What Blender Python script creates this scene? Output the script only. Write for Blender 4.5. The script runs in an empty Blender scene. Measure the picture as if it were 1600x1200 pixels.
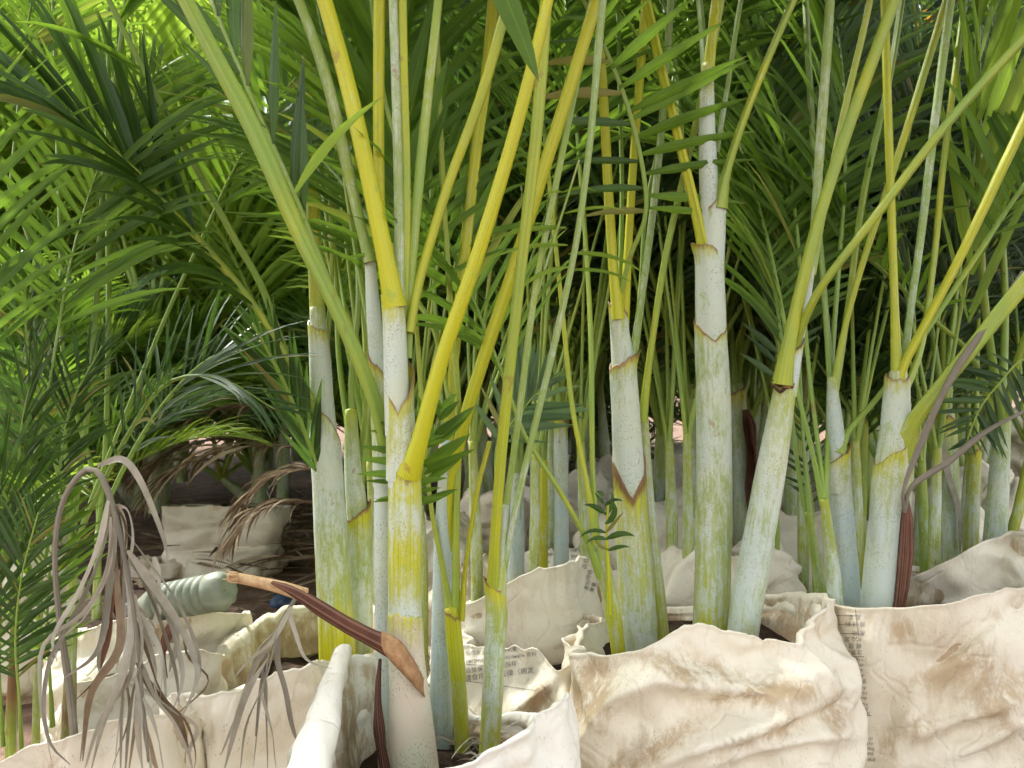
import bpy, math, random
import numpy as np
from mathutils import Vector, noise
from mathutils.bvhtree import BVHTree
R = math.radians
random.seed(7)
rng = np.random.default_rng(7)
SC = bpy.context.scene
C = SC.collection

# ------------------------------------------------------------------ camera, sky, sun, exposure
CAM_H, FPX = 1.0, 1200.0
cam_d = bpy.data.cameras.new('camera'); cam = bpy.data.objects.new('camera', cam_d); C.objects.link(cam)
cam.location = (0, 0, CAM_H); cam.rotation_euler = (R(90), 0, 0)
cam_d.sensor_width = 36; cam_d.lens = 27; cam_d.clip_start = 0.02; cam_d.clip_end = 3000
cam_d.dof.use_dof = True; cam_d.dof.focus_distance = 1.5; cam_d.dof.aperture_fstop = 9
SC.camera = cam
SUN_AZ, SUN_EL = -50, 50            # azimuth clockwise from +Y (where the camera looks)
w = bpy.data.worlds.new('World'); SC.world = w; w.use_nodes = True
nt = w.node_tree; nt.nodes.clear()
sky = nt.nodes.new('ShaderNodeTexSky'); sky.sky_type = 'NISHITA'; sky.sun_disc = False
sky.sun_elevation = R(SUN_EL); sky.sun_rotation = R(SUN_AZ); sky.air_density = 1.0; sky.dust_density = 1.5; sky.ozone_density = 1.0
hs = nt.nodes.new('ShaderNodeHueSaturation'); hs.inputs['Saturation'].default_value = 0.16
bgn = nt.nodes.new('ShaderNodeBackground'); bgn.inputs['Strength'].default_value = 0.15
wo = nt.nodes.new('ShaderNodeOutputWorld')
nt.links.new(sky.outputs[0], hs.inputs['Color']); nt.links.new(hs.outputs[0], bgn.inputs[0]); nt.links.new(bgn.outputs[0], wo.inputs[0])
sl = bpy.data.lights.new('sun', 'SUN'); sun = bpy.data.objects.new('sun', sl); C.objects.link(sun)
sl.energy = 3.2; sl.angle = R(11); sl.color = (1.0, 0.985, 0.92)
sv = Vector((math.sin(R(SUN_AZ))*math.cos(R(SUN_EL)), math.cos(R(SUN_AZ))*math.cos(R(SUN_EL)), math.sin(R(SUN_EL))))
sun.rotation_euler = sv.to_track_quat('Z', 'Y').to_euler(); sun.location = (0, 0, 12)
SC.view_settings.view_transform = 'Standard'; SC.view_settings.look = 'None'
SC.view_settings.gamma = 1; SC.view_settings.use_curve_mapping = False
SC.view_settings.exposure = 1.75
SC.render.engine = 'CYCLES'
SC.cycles.use_denoising = True; SC.cycles.use_adaptive_sampling = True; SC.cycles.adaptive_threshold = .03; SC.cycles.caustics_reflective = False; SC.cycles.caustics_refractive = False
SC.cycles.max_bounces = 7; SC.cycles.diffuse_bounces = 5; SC.cycles.glossy_bounces = 2; SC.cycles.transmission_bounces = 5; SC.cycles.transparent_max_bounces = 4

# ------------------------------------------------------------------ helpers
def P(px, py, d):
    return Vector(((px-800)/FPX*d, d, CAM_H-(py-600)/FPX*d))
def proj(V):
    V = np.asarray(V); d = np.maximum(V[..., 1], 0.05)
    return V[..., 0]/d*FPX+800, 600-(V[..., 2]-CAM_H)/d*FPX
def nrm(a):
    return a/np.maximum(np.linalg.norm(a, axis=-1, keepdims=True), 1e-9)
def crom(pts, n):
    p = np.asarray(pts, float)
    if len(p) == 2: return p[0]+(p[1]-p[0])*np.linspace(0, 1, n)[:, None]
    seg = np.linalg.norm(np.diff(p[:, :3], axis=0), axis=1); s = np.concatenate([[0], np.cumsum(seg)])
    u = np.linspace(0, s[-1], n); q = np.vstack([2*p[0]-p[1], p, 2*p[-1]-p[-2]])
    i = np.clip(np.searchsorted(s, u, side='right')-1, 0, len(p)-2)
    t = ((u-s[i])/np.maximum(seg[i], 1e-9))[:, None]
    a, b, c, d = q[i], q[i+1], q[i+2], q[i+3]
    out = .5*(2*b+(c-a)*t+(2*a-5*b+4*c-d)*t*t+(3*b-a-3*c+d)*t**3)
    out[:, 3:] = b[:, 3:]+(c[:, 3:]-b[:, 3:])*t
    return out
def wloc(o):
    v = Vector((0, 0, 0))
    while o is not None: v += o.location; o = o.parent
    return np.array(v)
def mk(name, V, Q, mat, parent=None, uv=None, attrs=None, smooth=True, local=False):
    V = np.asarray(V, float).reshape(-1, 3); Q = np.asarray(Q, np.int32).reshape(-1, 4)
    if parent is not None and not local: V = V-wloc(parent)
    m = bpy.data.meshes.new(name)
    m.vertices.add(len(V)); m.vertices.foreach_set('co', V.ravel())
    m.loops.add(Q.size); m.loops.foreach_set('vertex_index', Q.ravel())
    m.polygons.add(len(Q)); m.polygons.foreach_set('loop_start', np.arange(0, Q.size, 4, dtype=np.int32))
    m.polygons.foreach_set('use_smooth', np.full(len(Q), smooth))
    m.update(calc_edges=True)
    if uv is not None:
        l = m.uv_layers.new(name='UVMap'); l.data.foreach_set('uv', np.asarray(uv, float).reshape(-1, 2)[Q.ravel()].ravel())
    for k, a in (attrs or {}).items():
        at = m.attributes.new(k, 'FLOAT', 'POINT'); at.data.foreach_set('value', np.asarray(a, float).ravel())
    if mat: m.materials.append(mat)
    o = bpy.data.objects.new(name, m); C.objects.link(o)
    if parent is not None: o.parent = parent
    return o
def gridq(nu, nv, wrap=True, off=0):      # nv rings of nu verts
    i = np.arange(nu if wrap else nu-1); j = np.arange(nv-1)
    I, J = np.meshgrid(i, j); a = J*nu+I; b = J*nu+(I+1) % nu
    return (np.stack([a, b, b+nu, a+nu], -1).reshape(-1, 4)+off)
def tag(o, label=None, cat=None, group=None, kind=None):
    if label: o['label'] = label
    if cat: o['category'] = cat
    if group: o['group'] = group
    if kind: o['kind'] = kind
    return o
def thing(name, loc, label, cat, group=None):
    o = bpy.data.objects.new(name, None); C.objects.link(o); o.location = loc; o.empty_display_size = .1
    return tag(o, label, cat, group)
def copy_tree(o, parent=None):
    c = o.copy(); C.objects.link(c); c.parent = parent
    for ch in list(o.children): copy_tree(ch, c)
    return c

# ------------------------------------------------------------------ materials
def newmat(name):
    m = bpy.data.materials.new(name); m.use_nodes = True; n = m.node_tree; n.nodes.clear()
    return m, n
class NB:
    def __init__(s, nt): s.t = nt
    def n(s, typ, **kw):
        x = s.t.nodes.new(typ)
        for k, v in kw.items():
            if k.startswith('i_'): x.inputs[k[2:].replace('_', ' ')].default_value = v
            else: setattr(x, k, v)
        return x
    def l(s, a, b): s.t.links.new(a, b)
    def val(s, x):
        return x
    def math(s, op, a, b=0., c=None, clamp=False):
        x = s.n('ShaderNodeMath', operation=op, use_clamp=clamp)
        for i, v in enumerate((a, b, c)):
            if v is None: continue
            if isinstance(v, (int, float)): x.inputs[i].default_value = v
            else: s.l(v, x.inputs[i])
        return x.outputs[0]
    def mix(s, f, a, b, blend='MIX'):
        x = s.n('ShaderNodeMix', data_type='RGBA', blend_type=blend)
        for i, v in ((0, f), (6, a), (7, b)):
            if isinstance(v, (int, float)): x.inputs[i].default_value = v
            elif isinstance(v, tuple): x.inputs[i].default_value = (*v, 1)
            else: s.l(v, x.inputs[i])
        return x.outputs[2]
    def noise(s, vec, scale, detail=4, rough=.6, dist=0., out=0):
        x = s.n('ShaderNodeTexNoise'); x.inputs['Scale'].default_value = scale; x.inputs['Detail'].default_value = detail
        x.inputs['Roughness'].default_value = rough; x.inputs['Distortion'].default_value = dist
        if vec is not None: s.l(vec, x.inputs['Vector'])
        return x.outputs[out]
    def mapping(s, vec, scale, loc=(0, 0, 0), rot=(0, 0, 0)):
        x = s.n('ShaderNodeMapping'); x.inputs['Scale'].default_value = scale; x.inputs['Location'].default_value = loc; x.inputs['Rotation'].default_value = rot
        s.l(vec, x.inputs['Vector']); return x.outputs[0]
    def ss(s, v, a, b):
        x = s.n('ShaderNodeMapRange', interpolation_type='SMOOTHSTEP'); s.l(v, x.inputs[0])
        x.inputs[1].default_value = a; x.inputs[2].default_value = b; return x.outputs[0]
    def attr(s, name):
        return s.n('ShaderNodeAttribute', attribute_name=name).outputs['Fac']
    def bump(s, h, strength, dist):
        x = s.n('ShaderNodeBump'); x.inputs['Strength'].default_value = strength; x.inputs['Distance'].default_value = dist
        s.l(h, x.inputs['Height']); return x.outputs[0]
    def bsdf(s, col, rough=.5, spec=.5, bump=None, **kw):
        x = s.n('ShaderNodeBsdfPrincipled')
        if isinstance(col, tuple): x.inputs['Base Color'].default_value = (*col, 1)
        else: s.l(col, x.inputs['Base Color'])
        if isinstance(rough, (int, float)): x.inputs['Roughness'].default_value = rough
        else: s.l(rough, x.inputs['Roughness'])
        x.inputs['Specular IOR Level'].default_value = spec
        if bump is not None: s.l(bump, x.inputs['Normal'])
        for k, v in kw.items(): x.inputs[k.replace('_', ' ')].default_value = v
        return x
    def out(s, sh):
        o = s.n('ShaderNodeOutputMaterial'); s.l(sh, o.inputs[0])

def leaf_mat(name, dark, light, trans, tcol, rough=.42, spec=.4):
    m, t = newmat(name); b = NB(t)
    oc = b.n('ShaderNodeTexCoord'); uv = oc.outputs['UV']; ob = oc.outputs['Object']
    f = b.math('ADD', b.math('MULTIPLY', b.attr('rnd'), .65), b.math('MULTIPLY', b.noise(ob, 9, 3), .5))
    col = b.mix(b.ss(f, .2, .95), dark, light)
    if name != 'orange_leaf': col = b.mix(b.math('MULTIPLY', b.ss(b.attr('rnd'), .945, .965), .75), col, (.30, .24, .05))
    sx = b.n('ShaderNodeSeparateXYZ'); b.l(uv, sx.inputs[0])
    rib = b.math('SINE', b.math('MULTIPLY', sx.outputs[0], 44.))
    mid = b.ss(b.math('ABSOLUTE', b.math('SUBTRACT', sx.outputs[0], .5)), .0, .07)
    col = b.mix(b.math('MULTIPLY', b.math('SUBTRACT', 1., mid), .35), col, tcol)
    tip = b.ss(b.math('ADD', sx.outputs[1], b.math('MULTIPLY', b.noise(ob, 30, 3), .12)), .97, 1.06)
    col = b.mix(b.math('MULTIPLY', tip, .8), col, (.22, .14, .06))
    nb = b.bump(rib, .25, .0012)
    p = b.bsdf(col, rough, spec, nb)
    tr = b.n('ShaderNodeBsdfTranslucent'); b.l(b.mix(.55, col, tcol), tr.inputs[0])
    mx = b.n('ShaderNodeMixShader'); mx.inputs[0].default_value = trans
    b.l(p.outputs[0], mx.inputs[1]); b.l(tr.outputs[0], mx.inputs[2]); b.out(mx.outputs[0]); return m
M = {}
M['leaf'] = leaf_mat('leaf_green', (.045, .105, .010), (.14, .255, .026), .48, (.30, .50, .04))
M['leaf_pale_lit'] = leaf_mat('leaf_pale_lit_green', (.11, .21, .016), (.27, .40, .04), .55, (.48, .66, .07))  # pale leaf; in the left thicket its raised colour paints in sunlight
M['leaf_dark'] = leaf_mat('leaf_dark_shaded_green', (.016, .046, .008), (.055, .115, .020), .30, (.14, .28, .025), .36)  # dark leaf; in the rear thicket its low colour paints in shade
M['leaf_grey'] = leaf_mat('leaf_grey_green', (.05, .11, .045), (.16, .25, .12), .35, (.26, .42, .10), .46, .3)

def dry_mat(name, a, c, d):
    m, t = newmat(name); b = NB(t)
    oc = b.n('ShaderNodeTexCoord'); uv = oc.outputs['UV']; ob = oc.outputs['Object']
    sx = b.n('ShaderNodeSeparateXYZ'); b.l(uv, sx.inputs[0])
    f = b.math('ADD', b.math('MULTIPLY', b.attr('rnd'), .5), b.math('MULTIPLY', b.noise(ob, 25, 4), .6))
    col = b.mix(b.ss(f, .25, .9), a, c)
    st = b.math('SINE', b.math('MULTIPLY', sx.outputs[0], 40.))
    col = b.mix(b.math('MULTIPLY', b.ss(st, .2, 1.), .35), col, d)
    p = b.bsdf(col, .75, .2, b.bump(st, .5, .001))
    tr = b.n('ShaderNodeBsdfTranslucent'); b.l(col, tr.inputs[0])
    mx = b.n('ShaderNodeMixShader'); mx.inputs[0].default_value = .15
    b.l(p.outputs[0], mx.inputs[1]); b.l(tr.outputs[0], mx.inputs[2]); b.out(mx.outputs[0]); return m
M['dry'] = dry_mat('dry_leaf_grey', (.27, .24, .185), (.58, .54, .44), (.16, .14, .11))
M['dry_tan'] = dry_mat('dry_leaf_tan', (.16, .10, .055), (.48, .38, .25), (.10, .065, .04))
M['dry_brown'] = dry_mat('dry_sheath_brown', (.07, .026, .016), (.24, .10, .06), (.40, .26, .19))

def skin_mat(name='palm_skin', whitecol=(.52, .60, .56), green=(.23, .36, .06)):
    m, t = newmat(name); b = NB(t)
    tcx = b.n('ShaderNodeTexCoord'); ob = tcx.outputs['Object']; uvv = tcx.outputs['UV']
    w_, y_, b_ = b.attr('w'), b.attr('y'), b.attr('b')
    sxy = b.n('ShaderNodeSeparateXYZ'); b.l(uvv, sxy.inputs[0]); oi = b.n('ShaderNodeObjectInfo')
    cxy = b.n('ShaderNodeCombineXYZ'); b.l(b.math('MULTIPLY', sxy.outputs[0], 7.), cxy.inputs[0]); b.l(b.math('MULTIPLY', sxy.outputs[1], 5.), cxy.inputs[1]); b.l(b.math('MULTIPLY', oi.outputs['Random'], 40.), cxy.inputs[2])
    st = b.noise(cxy.outputs[0], 1.6, 6, .66, .3)
    line = b.noise(b.mapping(cxy.outputs[0], (4.5, .25, 1)), 1.6, 3, .5)
    big = b.noise(b.mapping(ob, (1, 1, .4), (3, 1, 2)), 12, 3, .55)
    fine = b.noise(b.mapping(ob, (1, 1, .35)), 210, 4, .7)
    ymask = b.ss(b.math('ADD', y_, b.math('MULTIPLY', b.math('SUBTRACT', big, .5), .9)), .2, .85)
    base = b.mix(ymask, green, (.50, .50, .010))
    base = b.mix(b.math('MULTIPLY', b.ss(fine, .5, .75), .25), base, (.30, .34, .10))
    base = b.mix(b.math('MULTIPLY', b.ss(line, .47, .60), .42), base, (.17, .20, .03))
    base = b.mix(b.math('MULTIPLY', b.ss(line, .56, .40), .0), base, (.5, .5, .1))
    base = b.mix(b.math('MULTIPLY', b.ss(w_, .1, .6), .5), base, (.34, .39, .17))
    wm = b.math('ADD', w_, b.math('ADD', b.math('MULTIPLY', b.math('SUBTRACT', st, .5), 1.3), b.math('MULTIPLY', b.math('SUBTRACT', big, .5), 1.0)))
    wm = b.math('ADD', wm, b.math('MULTIPLY', b.math('SUBTRACT', fine, .5), .5))
    flake = b.noise(b.mapping(ob, (1, 1, .45), (1, 7, 3)), 75, 6, .75, .5)
    wm = b.math('ADD', wm, b.math('MULTIPLY', b.math('SUBTRACT', b.ss(flake, .45, .55), .5), .22))
    wm = b.ss(wm, .20, .88)
    wc = b.mix(b.ss(b.noise(ob, 7, 2), .35, .7), whitecol, (.56, .60, .46))
    col = b.mix(b.math('MULTIPLY', wm, .93), base, wc)
    v = b.n('ShaderNodeTexVoronoi'); b.l(b.mapping(ob, (1, 1, .55)), v.inputs['Vector']); v.inputs['Scale'].default_value = 430
    wn = b.n('ShaderNodeTexWhiteNoise', noise_dimensions='3D'); b.l(v.outputs['Position'], wn.inputs['Vector'])
    dots = b.math('MULTIPLY', b.math('LESS_THAN', v.outputs['Distance'], .36), b.math('GREATER_THAN', wn.outputs['Value'], .55))
    dots = b.math('MULTIPLY', dots, b.ss(b.noise(ob, 16, 2), .38, .62))
    col = b.mix(b.math('MULTIPLY', dots, b.math('ADD', .22, b.math('MULTIPLY', wm, .4))), col, (.16, .12, .05))
    rust = b.ss(b.noise(b.mapping(ob, (1, 1, .6), (7, 5, 1)), 21, 5, .68), .645, .70)
    col = b.mix(b.math('MULTIPLY', rust, .55), col, (.26, .13, .035))
    mud = b.math('MULTIPLY', b.ss(b.noise(b.mapping(ob, (1, 1, .5), (2, 9, 4)), 14, 6, .72, .6), .56, .74), wm)
    col = b.mix(b.math('MULTIPLY', mud, .45), col, (.33, .30, .17))
    grn = b.ss(b.noise(b.mapping(ob, (1, 1, .7), (5, 3, 8)), 26, 5, .7, .8), .60, .68)
    col = b.mix(b.math('MULTIPLY', grn, .5), col, green)
    bm = b.ss(b.math('ADD', b_, b.math('MULTIPLY', b.math('SUBTRACT', fine, .5), .6)), .25, .8)
    col = b.mix(bm, col, b.mix(b.ss(big, .35, .65), (.30, .17, .06), (.16, .085, .035)))
    h = b.math('ADD', b.math('MULTIPLY', st, .8), b.math('ADD', b.math('MULTIPLY', fine, .35), b.math('MULTIPLY', line, .7)))
    p = b.bsdf(col, b.math('ADD', .36, b.math('MULTIPLY', wm, .3)), .4, b.bump(h, .35, .0025), Subsurface_Weight=.0)
    b.out(p.outputs[0]); return m
M['skin'] = skin_mat()
M['skin_blue'] = skin_mat('palm_skin_bluish', (.47, .58, .58), (.12, .23, .06))
M['skin_pink'] = skin_mat('palm_skin_old', (.60, .50, .40), (.30, .27, .06))

def sack_mat(name, tint=(.80, .745, .65), dirt=.5):
    m, t = newmat(name); b = NB(t)
    tc = b.n('ShaderNodeTexCoord'); ob = tc.outputs['Object']
    oi = b.n('ShaderNodeObjectInfo')
    ad = b.n('ShaderNodeVectorMath', operation='ADD'); b.l(ob, ad.inputs[0])
    sc = b.n('ShaderNodeVectorMath', operation='SCALE'); cb = b.n('ShaderNodeCombineXYZ'); 
    for i in range(3): b.l(oi.outputs['Random'], cb.inputs[i])
    b.l(cb.outputs[0], sc.inputs[0]); sc.inputs['Scale'].default_value = 13.; b.l(sc.outputs[0], ad.inputs[1]); v = ad.outputs[0]
    big = b.noise(v, 3.2, 5, .62, .6); mid = b.noise(b.mapping(v, (1, 1, .7), (4, 2, 1), (.3, .5, .2)), 9, 6, .68, .8)
    fine = b.noise(b.mapping(v, (1, 1, .3), (1, 2, 3), (0, .6, .4)), 60, 5, .75, .3)
    grime = b.attr('g')
    d = b.math('ADD', b.math('MULTIPLY', big, .6), b.math('ADD', b.math('MULTIPLY', mid, .55), b.math('MULTIPLY', fine, .25)))
    d = b.math('ADD', d, b.math('MULTIPLY', grime, b.math('MULTIPLY', b.ss(b.math('ADD', b.math('MULTIPLY', mid, .6), b.math('MULTIPLY', fine, .5)), .38, .72), 1.1)))
    dm = b.ss(d, .78-.2*dirt, 1.18-.2*dirt)
    col = b.mix(b.ss(mid, .35, .7), tint, tuple(min(1, c*1.04) for c in tint))
    col = b.mix(b.math('MULTIPLY', dm, .85), col, (.44, .32, .18))
    dk = b.ss(b.math('ADD', b.noise(v, 5.5, 6, .7, 1.), b.math('MULTIPLY', grime, .35)), .60, .80)
    col = b.mix(b.math('MULTIPLY', dk, .55), col, (.27, .17, .095))
    vo = b.n('ShaderNodeTexVoronoi'); b.l(b.mapping(v, (1, 1, .45), (0, 0, 0), (.2, .7, .3)), vo.inputs['Vector']); vo.inputs['Scale'].default_value = 330
    wn = b.n('ShaderNodeTexWhiteNoise', noise_dimensions='3D'); b.l(vo.outputs['Position'], wn.inputs['Vector'])
    dots = b.math('MULTIPLY', b.math('LESS_THAN', vo.outputs['Distance'], .30), b.math('GREATER_THAN', wn.outputs['Value'], .82))
    col = b.mix(b.math('MULTIPLY', b.math('MULTIPLY', dots, b.ss(b.noise(v, 12, 3), .42, .66)), .55), col, (.22, .15, .09))
    vc = b.n('ShaderNodeTexVoronoi', feature='DISTANCE_TO_EDGE'); b.l(b.mapping(b.mix(.12, v, b.noise(v, 5, 3, .5, 0., 1)), (1, 1, .6)), vc.inputs['Vector']); vc.inputs['Scale'].default_value = 13
    h = b.math('ADD', b.math('MULTIPLY', b.noise(v, 26, 5, .62, .8), .8), b.math('ADD', b.math('MULTIPLY', fine, .14), b.math('MULTIPLY', b.ss(vc.outputs['Distance'], 0., .06), .4)))
    p = b.bsdf(col, .5, .3, b.bump(h, .42, .008))
    b.out(p.outputs[0]); return m
M['sack'] = sack_mat('sack_cream', (.74, .68, .545), .52)
M['sack_white'] = sack_mat('sack_white', (.78, .755, .66), .25)
M['sack_dull'] = sack_mat('sack_dull', (.60, .56, .44), .6)
M['sack_dirty'] = sack_mat('sack_dirty', (.62, .54, .43), .85)

def simple(name, c1, c2, scale, rough=.8, bump=.3, dist=.01, spec=.3, **kw):
    m, t = newmat(name); b = NB(t)
    ob = b.n('ShaderNodeTexCoord').outputs['Object']
    n1 = b.noise(ob, scale, 6, .65)
    p = b.bsdf(b.mix(b.ss(n1, .3, .7), c1, c2), rough, spec, b.bump(n1, bump, dist), **kw); b.out(p.outputs[0]); return m
M['soil'] = simple('red_soil', (.12, .075, .055), (.25, .165, .122), 9, .95, .8, .03, .1)
M['pot_soil'] = simple('potting_soil', (.02, .013, .009), (.07, .045, .03), 40, .95, .8, .02, .1)
M['ink'] = simple('faded_ink', (.16, .15, .14), (.36, .34, .30), 90, .8, 0, .001, .1)
M['bottle'] = simple('green_plastic', (.16, .185, .135), (.27, .295, .225), 18, .5, .3, .003, .35)
M['cap'] = simple('pale_cap', (.35, .45, .50), (.45, .5, .5), 14, .4, .05, .002)
M['blue'] = simple('blue_plastic', (.02, .04, .08), (.08, .13, .22), 30, .35, .3, .01)
M['orange_leaf'] = leaf_mat('orange_leaf', (.45, .2, .02), (.7, .4, .04), .4, (.8, .45, .03))
M['stick'] = simple('dry_stick', (.36, .21, .09), (.60, .42, .23), 60, .6, .3, .002)
M['orange_sheath'] = simple('orange_dry_sheath', (.26, .13, .055), (.45, .26, .13), 60, .7, .6, .004)

# ------------------------------------------------------------------ tubes, sheaths, fronds
def tube_world(name, pts, mat, parent, sides=14, n=None, groove=None, cap=True, wob=0.):
    """pts rows: x y z r w y b"""
    n = n or max(8, int(len(pts)*6)); p = crom(pts, n); c = p[:, :3]; r = np.maximum(p[:, 3], .0004)
    T = nrm(np.gradient(c, axis=0)); up = np.array([0, 1., 0.]) if abs(T[0][1]) < .9 else np.array([1., 0, 0])
    N = np.zeros_like(c); a = up
    for i in range(n):
        a = a-T[i]*np.dot(a, T[i]); a /= np.linalg.norm(a); N[i] = a
    B = np.cross(T, N); th = np.arange(sides)/sides*2*math.pi
    rr = np.ones((n, sides))
    if groove is not None:
        dth = np.angle(np.exp(1j*(th-groove))); rr *= np.minimum(1., .60/np.maximum(np.cos(dth), .05))[None]*(1-.12*np.exp(-(dth/.3)**2))[None]; rr *= 1.08
    if wob:
        z = np.linspace(0, 1, n)[:, None]; ph = rng.random(4)*6.28
        rr *= 1+wob*(np.sin(th[None]*2+ph[0]+z*5)+.6*np.sin(th[None]*3+ph[1]-z*9)+.7*np.sin(z*17+ph[2]))
    V = c[:, None]+(np.cos(th)[None, :, None]*N[:, None]+np.sin(th)[None, :, None]*B[:, None])*(r[:, None]*rr)[..., None]
    at = {k: np.repeat(p[:, 4+i], sides) for i, k in enumerate('wyb')}
    sl_ = np.concatenate([[0], np.cumsum(np.linalg.norm(np.diff(c, axis=0), axis=1))]); uu = np.minimum(np.arange(sides), sides-np.arange(sides))/sides*2
    UVt = np.stack([np.broadcast_to(uu[None], (n, sides)), np.broadcast_to(sl_[:, None], (n, sides))], -1)
    if cap:
        V = np.concatenate([V, V[-1:].mean(1, keepdims=True)+(V[-1:]-V[-1:].mean(1, keepdims=True))*.02+T[-1]*r[-1]*.3])
        for k in at: at[k] = np.concatenate([at[k], at[k][-sides:]])
        UVt = np.concatenate([UVt, UVt[-1:]])
        n += 1
    return mk(name, V.reshape(-1, 3), gridq(sides, n), mat, parent, UVt, at)

def pxpts(pts, d0, d1=None, w=.0, y=.5, b=0., wy=None):
    """(px, py, width_px[, w, y, b]) -> world rows; depth runs d0..d1 along"""
    d1 = d0 if d1 is None else d1; out = []; n = len(pts)
    for i, q in enumerate(pts):
        d = d0+(d1-d0)*i/max(1, n-1); v = P(q[0], q[1], d)
        ww, yy, bb = (list(q[3:])+[w, y, b][len(q)-3:])[:3]
        out.append((v.x, v.y, v.z, q[2]*d/FPX/2, ww, yy, bb))
    return out

def sheath(parent, pts, phi, drop, mat, lift=0., w=.8, y=.4, rimb=.9, sides=28, K=14, grow=1.045, sharp=1.0):
    """open tube round a stem; pts world rows; rim falls by drop (m) on the side opposite phi (deg, 0=+X,90=away,270=to camera)"""
    n = 40; p = crom(pts, n); L = np.linalg.norm(p[-1, :3]-p[0, :3]); th = np.arange(sides)/sides*2*math.pi
    dth = np.abs(np.angle(np.exp(1j*(th-R(phi)))))/math.pi          # 0 at petiole, 1 opposite
    top = 1-(drop/L)*dth**sharp + .010*np.sin(th*5+phi)+.012*np.sin(th*11+phi*2)*np.sin(th*3+1)+.0035*np.random.default_rng(int(abs(p[0, 0]*1e4))).normal(0, 1, sides)
    V, W, Y, B = [], [], [], []
    for k in range(K+1):
        f = (k/K)**.8; f = f if k < K-1 else (0.985 if k == K-1 else 1.)
        s = np.clip(top*f, 0, 1)*(n-1); i0 = np.minimum(s.astype(int), n-2); t = (s-i0)[:, None]
        q = p[i0]*(1-t)+p[i0+1]*t
        g = .985+(grow-.985)*min(1, f/.45)+.05*max(0, (f-.8)/.2)
        V.append(q[:, :3]+np.stack([np.cos(th), np.sin(th), 0*th], -1)*(q[:, 3]*g)[:, None])
        edge = np.clip((f-.93)/.07, 0, 1)
        W.append(q[:, 4]*(1-.85*np.clip((f-.75)/.25, 0, 1)*(.4+.6*(1-dth)))); Y.append(np.clip(q[:, 5]+.5*np.clip((f-.6)/.4, 0, 1), 0, 1.2)); B.append(np.maximum(q[:, 6], rimb*edge))
    # thickness: fold rim inwards
    V.append(V[-1]*1.0+(p[np.clip((top*(n-1)).astype(int), 0, n-1), :3]-V[-1])*.12); W.append(W[-1]); Y.append(Y[-1]); B.append(B[-1])
    V = np.array(V)
    return mk('leaf_sheath', V.reshape(-1, 3), gridq(sides, len(V)), mat, parent, np.stack([np.broadcast_to((np.minimum(np.arange(sides), sides-np.arange(sides))/sides*2)[None], V.shape[:2]), np.linalg.norm(V-V[:1], axis=-1)], -1),
              {'w': np.array(W).ravel(), 'y': np.array(Y).ravel(), 'b': np.array(B).ravel()})

def leaf_arrays(B, D, Wv, L, Wd, droop, nseg, fold=.25, rnd=None, curl=0., twist=0.):
    m = len(B); V = np.zeros((m, nseg+1, 3, 3)); UV = np.zeros((m, nseg+1, 3, 2))
    pos = B.copy(); d = nrm(D); wv = nrm(Wv-d*np.sum(Wv*d, -1, keepdims=True))
    for s in range(nseg+1):
        t = s/nseg
        prof = min(1., .30+t*2.6)*(1-t**2.6)+.015
        nn = np.cross(wv, d); flip = np.sign(nn[:, 2:3]+1e-6); nn = nn*flip
        hw = (Wd*prof*.5)[:, None]
        V[:, s, 0] = pos-wv*hw; V[:, s, 2] = pos+wv*hw; V[:, s, 1] = pos-nn*hw*fold*2
        UV[:, s, :, 0] = [0, .5, 1]; UV[:, s, :, 1] = t
        pos = pos+d*(L/nseg)[:, None]
        d = d.copy(); d[:, 2] -= droop*(.35+1.3*t)/nseg; d = nrm(d)
        if np.any(curl): d = nrm(d+wv*(np.asarray(curl)/nseg).reshape(-1, 1))
        wv = nrm(wv-d*np.sum(wv*d, -1, keepdims=True))
        if np.any(twist):
            a = (np.asarray(twist)/nseg).reshape(-1, 1); wv = wv*np.cos(a)+np.cross(d, wv)*np.sin(a)
    r = np.repeat((rnd if rnd is not None else rng.random(m)), (nseg+1)*3)
    return V, UV, r
def leaf_faces(m, nseg):
    q = gridq(3, nseg+1, wrap=False); return (q[None]+(np.arange(m)*(nseg+1)*3)[:, None, None]).reshape(-1, 4)

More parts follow.
